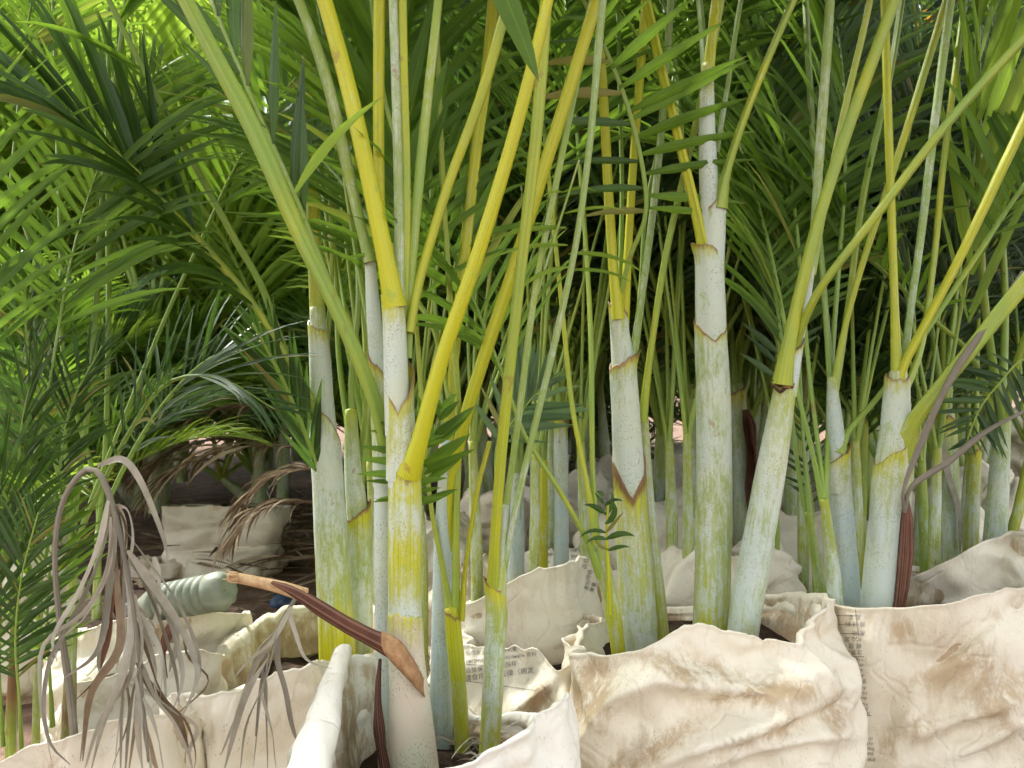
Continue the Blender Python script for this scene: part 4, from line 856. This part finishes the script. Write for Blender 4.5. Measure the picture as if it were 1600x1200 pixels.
blade('grey-green symmetrical frond standing in the dark behind the leaning palm', [(1212,620),(1216,540),(1222,450),(1228,330)], 2.2, .17, .026, 'leaf_grey', n=14, a0=50, a1=30, miss=0)
blade('small curled frond low between the leaning palm and the slender shoots', [(1270,800),(1262,740),(1256,690),(1250,640)], 2.1, .10, .012, 'leaf_dark', n=12, a0=55, a1=30)
blade('dark feathered frond hanging at the right behind the thin stalks', [(1600,560),(1560,600),(1530,640),(1510,690)], 1.9, .14, .018, 'leaf_dark', n=14, a0=70, a1=40, foot=(1690, 620))
# centre frond with leaflets reaching right, over the thin stalks
o = petiole(D, [(966,470,8),(985,400,8),(1010,320,8),(985,180,8),(930,40,7),(890,-40,6)], 1.66, 1.5, .1, .3)
frond_leaves([P(1015,330,1.6), P(1000,240,1.58), P(965,130,1.55), P(920,20,1.52)], o, M['leaf'], 0., 1., 12, .27, .026, 105, 60, 5, .15, up=(0, -1, .3), nseg=8, split=True, sides=(1,), jit=.06, miss=0)
frond_leaves([P(1015,330,1.6), P(1000,240,1.58), P(965,130,1.55), P(920,20,1.52)], o, M['leaf_dark'], 0., 1., 9, .22, .022, 80, 60, 5, .4, up=(0, -1, .3), nseg=8, split=True, sides=(-1,), jit=.08)
# thin arching pale leaflets
o = petiole(H, [(840,460,6),(858,400,6),(880,330,5),(905,250,4)], 1.36, 1.34, .2, .3)
frond_leaves([P(890,430,1.36), P(885,360,1.36), P(880,300,1.36)], o, M['leaf_pale_lit'], 0., 1., 4, .16, .010, 95, 80, 25, .9, up=(0, -1, .2), nseg=8, split=True, jit=.1, miss=0)
# pleated upright leaflets behind the main stalks
o = petiole(A, [(630,480,8),(640,300,8),(600,150,8),(575,-40,7)], 1.3, 1.36, .1, .3)
frond_leaves([P(640,330,1.34), P(620,200,1.35), P(600,60,1.36), P(590,-80,1.36)], o, M['leaf'], 0., 1., 8, .30, .036, 25, 12, 5, .0, up=(0, 1, .2), nseg=7, split=True, jit=.06, miss=0)
# bright single leaflet crossing the yellow stalk
bl = leaf_arrays(np.array([P(462, 300, 1.1)]), np.array([P(560, 130, 1.1)-P(462, 300, 1.1)]), np.array([[1., 0, .4]]), np.array([.19]), np.array([.016]), .1, 10, .2, np.array([.9]), .45)
mk('leaflet', bl[0], leaf_faces(1, 10), M['leaf_pale_lit'], A, bl[1], {'rnd': bl[2]})
# big leaflet hanging in at the top centre
bl = leaf_arrays(np.array([P(765, -60, 1.0)]), np.array([P(838, 110, 1.0)-P(765, -60, 1.0)]), np.array([[1., 0, .6]]), np.array([.17]), np.array([.034]), .15, 8, .2, np.array([.4]))
mk('leaflet', bl[0], leaf_faces(1, 8), M['leaf'], H, bl[1], {'rnd': bl[2]})

# ------------------------------------------------------------------ dry fronds, stick, bottle, litter
def ribbon(name, pts, d, wpx, mat, parent, tw=2.0, n=26, ph=0.):
    """a curling strip; pts (px,py[,dd]); width wpx"""
    p = crom([(*P(q[0], q[1], d+(q[2] if len(q) > 2 else 0)), 0) for q in pts], n)[:, :3]; T = nrm(np.gradient(p, axis=0)); V = []; UV = []
    for i in range(n):
        t = i/(n-1); a = ph+tw*math.sin(t*3.1+ph)*.9; s = np.cross(T[i], [0, 1., 0]); s /= max(1e-6, np.linalg.norm(s)); u = np.cross(s, T[i])
        wv = s*math.cos(a)+u*math.sin(a); nn = np.cross(T[i], wv); hw = wpx*d/FPX/2*min(1, .4+t*4)*(1-t**3*.9)
        V += [p[i]-wv*hw+nn*hw*.35, p[i]-nn*hw*.1, p[i]+wv*hw+nn*hw*.35]; UV += [(0, t), (.5, t), (1, t)]
    return mk(name, V, gridq(3, n, wrap=False), mat, parent, UV, {'rnd': np.full(3*n, random.random())})
v = P(112, 1080, 1.12)
DF = thing('dry_frond', (v.x, v.y, v.z), 'large grey withered frond bent over and hanging in the left foreground', 'dry frond')
tube_world('stalk', pxpts([(126,1400,14),(118,1200,13),(110,1090,12),(92,960,10),(86,860,9),(98,785,9),(128,738,9),(150,735,8),(168,765,9),(186,830,8),(200,900,7),(212,980,7),(222,1080,5),(232,1190,4)], 1.16, 1.04), M['dry'], DF, 9, 60, wob=.08)
ribs = [[(152,728),(190,718),(215,745),(240,800),(258,850),(262,880)], [(172,780),(160,850),(130,930),(95,1000),(80,1040)], [(178,800),(168,880),(135,960),(85,1010),(68,1090),(78,1160),(110,1195)],
        [(182,790),(196,830),(188,900),(188,980),(185,1040)], [(190,860),(192,930),(180,1010),(140,1080),(125,1190)], [(194,880),(205,960),(192,1050),(165,1120),(140,1215)], [(200,900),(205,1000),(190,1100),(178,1215)],
        [(204,930),(220,1010),(215,1100),(200,1215)], [(200,860),(235,910),(275,970),(300,1020),(308,1060),(285,1120)], [(202,880),(240,930),(270,990),(285,1060),(270,1110)], [(207,940),(240,980),(255,1040),(260,1110)],
        [(212,970),(235,1040),(255,1090),(290,1130),(305,1180),(300,1215)], [(216,1030),(240,1090),(270,1130),(300,1190)], [(220,1060),(215,1130),(225,1215)], [(224,1090),(245,1140),(258,1215)], [(228,1120),(235,1170),(250,1215)],
        [(180,820),(170,900),(165,960),(150,1020),(100,1060)], [(196,830),(225,870),(262,920),(295,980),(312,1040),(302,1090)], [(176,790),(200,800),(206,850),(194,900)], [(210,960),(195,1040),(200,1120),(175,1200)]]
ribs += [[(x+random.uniform(-9, 9)+k*random.uniform(-4, 4), y+random.uniform(-8, 8)) for k, (x, y) in enumerate(rb)] for rb in ribs[1:14:1]]
for i, rb in enumerate(ribs):
    ribbon('leaflet', [(x, y, -.02*math.sin(k*1.3+i)) for k, (x, y) in enumerate(rb)], 1.08+.02*math.sin(i*2.1), 11+3*math.sin(i*1.7), M[('dry', 'dry', 'dry', 'dry_tan')[i % 4]], DF, 1.0, ph=i*.8)
v = P(480, 940, 1.25)
DG = thing('dry_frond', (v.x, v.y, v.z), 'smaller grey withered frond hanging between the left sack and the green trunk', 'dry frond')
tube_world('stalk', pxpts([(470,925,6),(455,945,6),(435,980,6),(415,1030,5),(405,1090,4),(400,1150,3)], 1.24, 1.2), M['dry'], DG, 8, 30, wob=.08)
for i, rb in enumerate([[(455,948),(425,1000),(390,1030),(365,1060)], [(440,975),(400,1020),(385,1080),(345,1180)], [(432,985),(415,1060),(385,1130),(375,1205)], [(420,1020),(405,1110),(395,1205)], [(412,1050),(415,1120),(418,1205)],
                        [(436,980),(432,1030),(445,1080),(455,1130),(468,1168)], [(450,950),(462,990),(480,1030),(520,1045)], [(408,1080),(425,1140),(432,1205)], [(418,1030),(380,1100),(350,1205)], [(428,1000),(398,1040),(372,1110),(360,1150)]]):
    ribbon('leaflet', [(x, y, -.015*math.sin(k*1.3+i)) for k, (x, y) in enumerate(rb)], 1.21+.02*math.sin(i*2.1), 9+3*math.sin(i*1.7), M['dry'], DG, .8, ph=i*.7)
# dark dry leaves hanging behind
v = P(160, 1000, 1.45)
DH = thing('dry_frond', (v.x, v.y, v.z), 'dark brown shrivelled leaves hanging behind the large grey frond', 'dry frond')
for i, rb in enumerate([[(185,890),(165,960),(155,1030),(160,1060)], [(180,900),(170,980),(158,1045)], [(240,870),(248,930),(240,980),(232,1000)], [(175,930),(185,1000),(150,1060),(100,1110)], [(265,960),(275,1000),(265,1050)], [(270,970),(258,1010),(262,1060)]]):
    ribbon('leaflet', rb, 1.45, 16, M['dry_brown' if i % 2 else 'dry'], DH, 1.4, ph=i*.9)

# dead sheaths still hanging on two stems
def dead(root, rows, d, w_):
    for i, rb in enumerate(rows): ribbon('dead_sheath', rb, d-.006*i, w_-5*i, M['dry_brown'], root, .5, 26, .25+.5*i)
for o in [c for c in C.objects if c.get('label', '').startswith('stem with a dry brown')]: dead(o, [[(1164,640),(1170,700),(1168,760),(1172,808)], [(1168,650),(1180,720),(1184,800)]], 2.95, 30)
ST0 = [c for c in C.objects if c.get('label', '').startswith('broad dark green trunk') or c.get('label', '').startswith('dark green trunk')]
for o in ST0: ribbon('dead_leaf', [(1468,690),(1478,740),(1496,800),(1500,862)], 2.25, 20, M['dry'], o, .4, 24, .3)
# torn dead leaf base across the main palm
v = P(635, 1050, 1.16)
ST = thing('dead_leaf_base', (v.x, v.y, v.z), 'broken tan leaf stalk with a reddish brown sheath jutting left from the main palm', 'dead leaf')
tube_world('broken_stalk', pxpts([(360,899,4),(363,901,17),(400,909,17),(440,918,19),(478,930,22)], 1.08, 1.12), M['stick'], ST, 12, 24, wob=.03)
for k in range(9): tube_world('fibre', pxpts([(372,895+k*1.9,3),(361,894+k*2,2.2),(352+random.uniform(-5, 6),892+k*2.2+random.uniform(-3, 3),.8)], 1.078+.004*math.sin(k*2)), M['stick'], ST, 5, 8)
def strip(name, rows, mat, nu=9, parent=None):
    """rows: (upper px,py, lower px,py, depth, belly)"""
    r = crom([(*P(a, b, d), *P(c, e, d), bl) for a, b, c, e, d, bl in rows], 30); V = []
    for q in r:
        a, b = q[:3], q[3:6]
        for k in range(nu):
            t = k/(nu-1); V.append(a*(1-t)+b*t+np.array([0, -1, 0])*math.sin(math.pi*t)*q[6])
    V = np.array(V).reshape(30, nu, 3); back = V+np.array([0, .004, 0]); W = np.concatenate([V, back[:, ::-1]], 1)
    n = 2*nu
    return mk(name, W.reshape(-1, 3), gridq(n, 30), mat, parent or ST, np.stack(np.meshgrid(np.linspace(0, 1, n), np.linspace(0, 1, 30)), -1), {'rnd': np.full(30*n, .4)})
strip('dry_sheath', [(425,908,426,913,1.10,.006), (448,913,448,926,1.106,.011), (470,921,468,941,1.112,.012), (500,938,492,960,1.115,.012), (545,965,540,990,1.125,.012), (585,985,580,1012,1.14,.012), (606,992,612,1032,1.155,.014), (618,1000,624,1046,1.158,.017), (632,1014,636,1060,1.16,.016)], M['dry_brown'])
strip('orange_sheath', [(596,987,600,1022,1.148,.012), (612,995,618,1042,1.153,.019), (628,1006,634,1058,1.157,.021), (648,1035,652,1078,1.165,.02), (662,1062,664,1090,1.18,.010)], M['orange_sheath'])
tube_world('hanging_strip', pxpts([(594,1030,6),(590,1090,12),(594,1150,16),(604,1215,14)], 1.17), M['dry_brown'], ST, 8, 20, wob=.15)

strip('dead_sheath', [(1413,772,1419,774,1.562,.003), (1408,820,1427,812,1.557,.010), (1404,870,1428,866,1.554,.012), (1400,920,1421,918,1.556,.012), (1394,968,1410,966,1.56,.008)], M['dry_brown'], 11, E)
strip('dead_sheath', [(1414,790,1421,788,1.55,.002), (1412,840,1420,836,1.543,.004), (1408,900,1415,896,1.542,.004), (1402,962,1407,960,1.55,.002)], M['dry_brown'], 7, E)

# bottle
def lathe(name, prof, a, b, mat, parent, sides=28):
    a, b = np.array(a), np.array(b); ax = nrm(b-a); u = nrm(np.cross(ax, [0, 0, 1.])); w_ = np.cross(u, ax); th = np.arange(sides)/sides*2*math.pi; L = np.linalg.norm(b-a); V = []
    for t, r, pet in prof:
        rr_ = r*(1-pet*.16*np.cos(th*5)**2); V.append(a+ax*t*L+(u*np.cos(th)[:, None]+w_*np.sin(th)[:, None])*rr_[:, None])
    return mk(name, np.array(V).reshape(-1, 3), gridq(sides, len(prof)), mat, parent)
ba, bb = P(196, 952, 1.90), P(358, 921, 1.82)
BT = thing('plastic_bottle', ba, 'dusty pale green plastic bottle lying on the dull left sack', 'bottle')
prof = [(0, .011, 0), (.10, .013, 0), (.13, .016, 0), (.2, .026, 0), (.29, .040, 0)]
for k in range(7): prof += [(.32+.075*k, .0455, 0), (.355+.075*k, .046, 0), (.363+.075*k, .041, 0), (.379+.075*k, .041, 0), (.387+.075*k, .0455, 0)]
prof += [(.88, .047, 0), (.93, .047, .3), (.97, .043, .8), (1., .034, 1.), (.985, .015, .6), (.96, .002, 0)]
lathe('bottle_body', prof, ba, bb, M['bottle'], BT)
lathe('cap', [(0, .001, 0), (0, .015, 0), (1, .015, 0), (1, .001, 0)], P(190, 954, 1.902), P(203, 951, 1.897), M['cap'], BT, 18)

# plastic scrap on the soil
v = P(440, 948, 3.45); SCR = None
th = np.arange(14)/14*2*math.pi; rows = []
for k, (r, z) in enumerate(((.02, -.01), (.05, .0), (.06, .02), (.04, .045), (.01, .05))):
    rows.append([[v.x+r*math.cos(a)*(1+.35*noise.noise((math.cos(a)*2, math.sin(a)*2, k))), v.y+r*.7*math.sin(a)*(1+.4*noise.noise((math.cos(a)*3, math.sin(a)*2, k+4))), max(.0, v.z)+z+.03*noise.noise((a, k, 1.))] for a in th])
tag(mk('plastic_scrap', np.array(rows).reshape(-1, 3), gridq(14, 5), M['blue']), 'small crumpled dark blue plastic scrap lying on the red soil', 'plastic scrap')

# litter on the soil: nobody could count it
def litter(n, xr, yr, name, label, mat, Lr=(.15, .5), W=.016, z=.0, pile=.06):
    B_ = np.stack([rng.uniform(*xr, n), rng.uniform(*yr, n), z+rng.uniform(0.01, pile, n)], -1); a = rng.normal(0, .9, n)+np.where(rng.random(n) < .5, 0, math.pi)
    D_ = np.stack([np.cos(a), np.sin(a), rng.normal(.05, .12, n)], -1); Wv = np.stack([-np.sin(a), np.cos(a), rng.normal(0, .3, n)], -1); L_ = rng.uniform(*Lr, n)
    V, UV, r = leaf_arrays(B_, D_, Wv, L_, W*rng.uniform(.5, 1.4, n), .25, 7, .3, None, rng.normal(0, .7, n), rng.normal(0, 1.2, n))
    V[..., 2] = np.maximum(V[..., 2], z+.004+.02*rng.random(V.shape[:3])); o = mk(name, V, leaf_faces(n, 7), mat, None, UV, {'rnd': r}); tag(o, label, 'leaf litter', kind='stuff')
litter(420, (-2.6, 2.8), (2.6, 6.5), 'leaf_litter', 'dry tan palm leaf strips scattered over the soil behind the sacks', M['dry_tan'])
litter(260, (-1.7, -.75), (3.7, 5.2), 'leaf_litter', 'heap of brown dry palm leaves around the folded upright sack', M['dry_tan'], (.2, .6), .02, .0, .22)
litter(420, (.3, 2.6), (5.0, 11.), 'leaf_litter', 'pale dry strips on the far soil behind the middle palms', M['dry'], (.3, .9), .04, .0, .25)
litter(120, (1.9, 3.6), (3.4, 6.), 'leaf_litter', 'grey dry strips on the soil at the right edge', M['dry'], (.2, .5), .018, .0, .12)
# roots and dry hair in the front sack
rt = []
for k in range(26):
    x = rng.uniform(-.12, .02); y = rng.uniform(1.2, 1.42); a = rng.uniform(0, 6.28)
    bl = leaf_arrays(np.array([[x, y, .36]]), np.array([[math.cos(a), math.sin(a), .8]]), np.array([[0, 1., .3]]), np.array([rng.uniform(.06, .16)]), np.array([.004]), 2.2, 9, .2, None, rng.normal(0, 1.))
    rt.append(bl)
tag(mk('dry_roots', np.concatenate([b[0] for b in rt]), leaf_faces(len(rt), 9), M['dry'], SACKS['A'][0], np.concatenate([b[1] for b in rt]), {'rnd': np.concatenate([b[2] for b in rt])}), kind='stuff')

# ------------------------------------------------------------------ prints on sacks
print_on('S2', [('品 名', 1345, 944+17, 9, 180), ('原 材 料', 1352, 972, 9, 180), ('產 地', 1352, 986, 9, 180),
                ('line', 1308, 962, 1340, 962, 1), ('line', 1310, 976, 1342, 976, 1), ('line', 1313, 990, 1343, 990, 1), ('line', 1336, 950, 1342, 994, 1),
                ('ICQ 原', 1346, 996, 9, 180), ('經 理 商', 1346, 1006, 9, 180), ('注意事項', 1347, 1016, 9, 180), ('line', 1322, 1026, 1350, 1026, 1),
                ('régler l', 1348, 1029, 8.5, 180), ('transpo', 1349, 1037, 8.5, 180), ('de tra', 1349, 1045, 8.5, 180), ('Avenue', 1350, 1053, 8.5, 180), ('IMPORT', 1353, 1061, 8.5, 180), ('line', 1328, 1068, 1354, 1067, 1),
                ('de qua', 1354, 1073, 8.5, 180), ('réserv', 1355, 1081, 8.5, 180), ('des d', 1355, 1089, 8.5, 180), ('Fabri', 1356, 1098, 8.5, 180), ('Arts', 1357, 1105, 8.5, 180), ('IMPO', 1359, 1112, 8.5, 180), ('line', 1340, 1119, 1362, 1118, 1),
                ('import', 1364, 1152, 8.5, 180), ('oyage', 1365, 1160, 8.5, 180), ('frais', 1366, 1168, 8.5, 180), ('dans', 1366, 1176, 8.5, 180), ('IMPO', 1368, 1184, 8.5, 180)], 'faded grey upside-down print')
print_on('S5', [('請食用及烟法律（規定', 726, 1064, 11, -7), ('品質保證可煙法保存', 728, 1052, 9, -9), ('ингредиенты сохранять 原料', 728, 1036, 8, -6), ('保存方法及食用說明書', 728, 1024, 8, -5), ('line', 728, 1064, 860, 1082, 1), ('line', 728, 1038, 790, 1042, 1)], 'faded rows of printed characters')
print_on('S4', [('品名', 915, 890, 9, -72), ('規格', 921, 908, 9, -72), ('重量', 927, 926, 8, -72), ('產地', 918, 893+30, 8, -72)], 'faded print block')
print_on('S9', [('lavorare conservare protetto', 190, 1068, 9, 17), ('consumarsi entro la data', 205, 1074, 9, 17), ('trattamento termico', 215, 1082, 9, 17), ('ingredienti naturali', 190, 1058, 8, 17)], 'faded rows of small print')
print_on('S21', [('manuf. date', 830, 868, 8, 0), ('importer', 832, 880, 8, 0), ('NET WEIGHT', 892, 862, 8, 4), ('IMPORTER', 892, 872, 8, 4)], 'faded rows of small print')

# ------------------------------------------------------------------ background palms (one of each kind built, then copied with all parts)
def proto(seed, nst, nfr, fl, H_, leafmats, lw=.03, ll=.45, nl=44, droop=.9, elev=(60, 84), stemr=.03):
    r_ = np.random.default_rng(seed); root = thing('palm', (0, 0, 0), 'x', 'palm')
    for s in range(nst):
        a = r_.uniform(0, 6.28); q = .10*(s > 0); bx, by = q*math.cos(a), q*math.sin(a); h = H_*r_.uniform(.75, 1.1); lx, ly = r_.normal(0, .06, 2)
        rows = [(bx, by, 0, stemr, .4, .4, 0), (bx+lx*.5, by+ly*.5, h*.5, stemr*.9, .5, .4, 0), (bx+lx, by+ly, h, stemr*.55, .3, .5, 0)]
        tube_world('stem', rows, M['skin'], root, 9, 12)
        a0 = r_.uniform(0, 6.28)
        for k in range(nfr):
            az = a0+k*2.4+r_.normal(0, .25); el = R(r_.uniform(*elev)); L = fl*r_.uniform(.75, 1.15)
            pth = arc((bx+lx, by+ly, h*.92), (math.cos(az)*math.cos(el), math.sin(az)*math.cos(el), math.sin(el)), L, r_.uniform(.7, 1.5), 10, stemr*.45, .0015, 0, .3)
            o = tube_world('frond', pth, M['skin'], root, 6, 18)
            frond_leaves([p[:3] for p in pth], o, M[leafmats[k % len(leafmats)]], .25, 1., nl, ll, lw*.78, 62, 22, 20, droop, up=(-math.cos(az)*.5, -math.sin(az)*.5, 1), nseg=5, jit=.12)
    return root
protos = [proto(1, 2, 5, 1.5, .8, ['leaf_dark', 'leaf', 'leaf_dark'], .034, .50), proto(2, 3, 4, 1.3, .6, ['leaf_dark', 'leaf_dark', 'leaf_grey'], .026, .42), proto(3, 1, 8, 1.7, 1.0, ['leaf', 'leaf_pale_lit'], .036, .55),  # thicket's sun, shade and grey sheen are put into the leaf mixes
          proto(4, 2, 5, 1.4, .5, ['leaf_grey', 'leaf_dark', 'leaf'], .028, .45, droop=1.3), proto(5, 2, 5, 1.6, .7, ['leaf_pale_lit', 'leaf_pale_lit', 'leaf'], .036, .52, droop=.8),
          proto(6, 3, 5, 1.1, .15, ['leaf', 'leaf_grey', 'leaf_pale_lit'], .026, .36, 38, 1.0, (35, 75)), proto(7, 3, 5, 1.2, .12, ['leaf_dark', 'leaf', 'leaf_grey'], .024, .34, 38, 1.2, (35, 75))]
used = [False]*len(protos)
def put_bg(k, x, y, z, rz, s, label, group):
    o = protos[k] if not used[k] else copy_tree(protos[k]); used[k] = True
    o.location = (x, y, z); o.rotation_euler = (0, 0, rz); o.scale = (s, s, s); o['label'] = label; o['group'] = group or 'added shading palms out of view'; o['category'] = 'palm'
    return o
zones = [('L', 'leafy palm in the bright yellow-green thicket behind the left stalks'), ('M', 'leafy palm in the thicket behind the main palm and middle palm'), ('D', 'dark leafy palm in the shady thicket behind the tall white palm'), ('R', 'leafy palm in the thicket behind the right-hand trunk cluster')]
ROW = lambda d: ', nearest row' if d < 4 else ', middle rows' if d < 6.3 else ', farthest row'
LOW = ['low young palm with narrow fronds under the bright left thicket', 'low young palm with narrow fronds behind the main palm', 'low young palm with dark fronds behind the tall white palm', 'low young palm with narrow fronds behind the right-hand trunks']
r_ = random.Random(11)
for d, step, s0 in ((2.75, .62, .95), (3.5, .62, 1.1), (4.4, .7, 1.3), (5.5, .85, 1.6), (7.0, 1.1, 2.1), (9., 1.5, 2.8)):
    x = -.72*d-.4
    while x < .72*d+.5:
        xx = x+r_.uniform(-.18, .18); dd = d+r_.uniform(-.25, .3); px = xx/dd*FPX+800; x += step
        if 225 < px < 560 and dd < 4.45: continue
        if px < 560 and (d < 3 or (d < 6 and r_.random() < .62)): continue
        if 940 < px < 1115 and d > 5: continue
        if d < 2.9 and 900 < px < 1120 and r_.random() < .6: continue
        if px < 620: zi, ks = 0, [4, 2, 4, 4]  # left zone: paler leaf copies, backlight painted into the colour
        elif px < 1050: zi, ks = 1, [0, 1, 1, 3, 1]  # from here rightwards mostly darker copies, shade painted into the colour
        elif px < 1430: zi, ks = 2, [1, 1, 3, 0]
        else: zi, ks = 3, [1, 1, 0, 3]
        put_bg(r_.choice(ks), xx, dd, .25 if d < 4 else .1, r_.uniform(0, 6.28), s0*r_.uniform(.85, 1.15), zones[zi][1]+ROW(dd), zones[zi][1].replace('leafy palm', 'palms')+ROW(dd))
# low young palms that close the view under the crowns
for d, step, s0 in ((3.3, .8, .8), (4.3, .7, 1.), (5.6, .8, 1.2), (7.6, 1.1, 1.5), (10.5, 1.3, 2.2)):
    x = -.7*d-.3
    while x < .7*d+.4:
        xx = x+r_.uniform(-.25, .25); dd = d+r_.uniform(-.3, .3); px = xx/dd*FPX+800; x += step
        if (225 < px < 560 and dd < 4.9) or (940 < px < 1115 and dd < 7) or (px > 660 and dd < 6.5) or (px > 1400 and r_.random() < .5): continue
        zi = 0 if px < 620 else 1 if px < 1050 else 2 if px < 1430 else 3
        put_bg(5 if (zi in (0, 3) and r_.random() < .75) else 6, xx, dd, .3 if d < 5 else .1, r_.uniform(0, 6.28), s0*r_.uniform(.85, 1.15)*(1.25 if zi == 0 else 1.), LOW[zi]+ROW(dd), LOW[zi].replace('palm with', 'palms with')+ROW(dd))
for x, y, s_ in ((-1.75, 1.5, .8),): put_bg(1, x, y, .2, r_.uniform(0, 6.28), s_, 'unseen palm added past the left edge to shade the lower left', None)  # palm added out of view to shade the stems at lower left
# low dry fronds hanging in the back left
for i, (x, y, d, az) in enumerate(((470, 700, 3.6, 3.6), (440, 640, 3.9, 3.4), (350, 720, 4.3, 3.0), (420, 690, 4.2, 3.9), (502, 735, 3.2, 3.4), (488, 785, 3.1, 3.7))):
    v = P(x, y, d); t = thing('dry_frond', (v.x, v.y, v.z), ['brown dry frond hanging just left of the thick green trunk', 'brown dry frond hanging above the folded upright sack, right side', 'small tan dry frond standing behind the folded upright sack', 'brown dry frond lying behind the folded upright sack', 'tan dead frond drooping from behind the thick green trunk, upper one', 'tan dead frond drooping from behind the thick green trunk, lower one'][i], 'dry frond')
    pth = arc((v.x, v.y, v.z), (math.cos(az)*.8, -.2, .1), .7 if i < 4 else .34, 1.6 if i < 4 else 2.2, 9, .007, .0015); o = tube_world('stalk', pth, M['dry_tan'], t, 6, 16)
    frond_leaves([p[:3] for p in pth], t, M['dry_tan'], .05, 1., 18, .4 if i < 4 else .3, .02, 45, 20, 10, 2.2, nseg=7, twist=.8, curl=.5, split=True)
# orange leaves high at the right
v = P(1345, 60, 3.6); t = thing('orange_shrub', (v.x, v.y, 0), 'shrub with orange-yellow leaves showing through at the top right', 'shrub')
tube_world('stem', [(v.x, v.y, 0, .02, 0, .3, 0), (v.x+.05, v.y, 1.2, .015, 0, .3, 0), (v.x, v.y, 2.6, .006, 0, .3, 0)], M['skin'], t, 8, 14)
n = 46; Bp = np.stack([v.x+rng.normal(0, .16, n), v.y+rng.normal(0, .12, n), v.z+rng.normal(0, .16, n)], -1); Dp = rng.normal(0, 1, (n, 3)); Wp = rng.normal(0, 1, (n, 3))
V_, U_, rr_ = leaf_arrays(Bp, Dp, Wp, rng.uniform(.06, .13, n), rng.uniform(.03, .05, n), .8, 5, .2)
for i in range(n): mk('leaf', V_[i], gridq(3, 6, wrap=False), M['orange_leaf'], t, U_[i], {'rnd': rr_[i*18:(i+1)*18]})
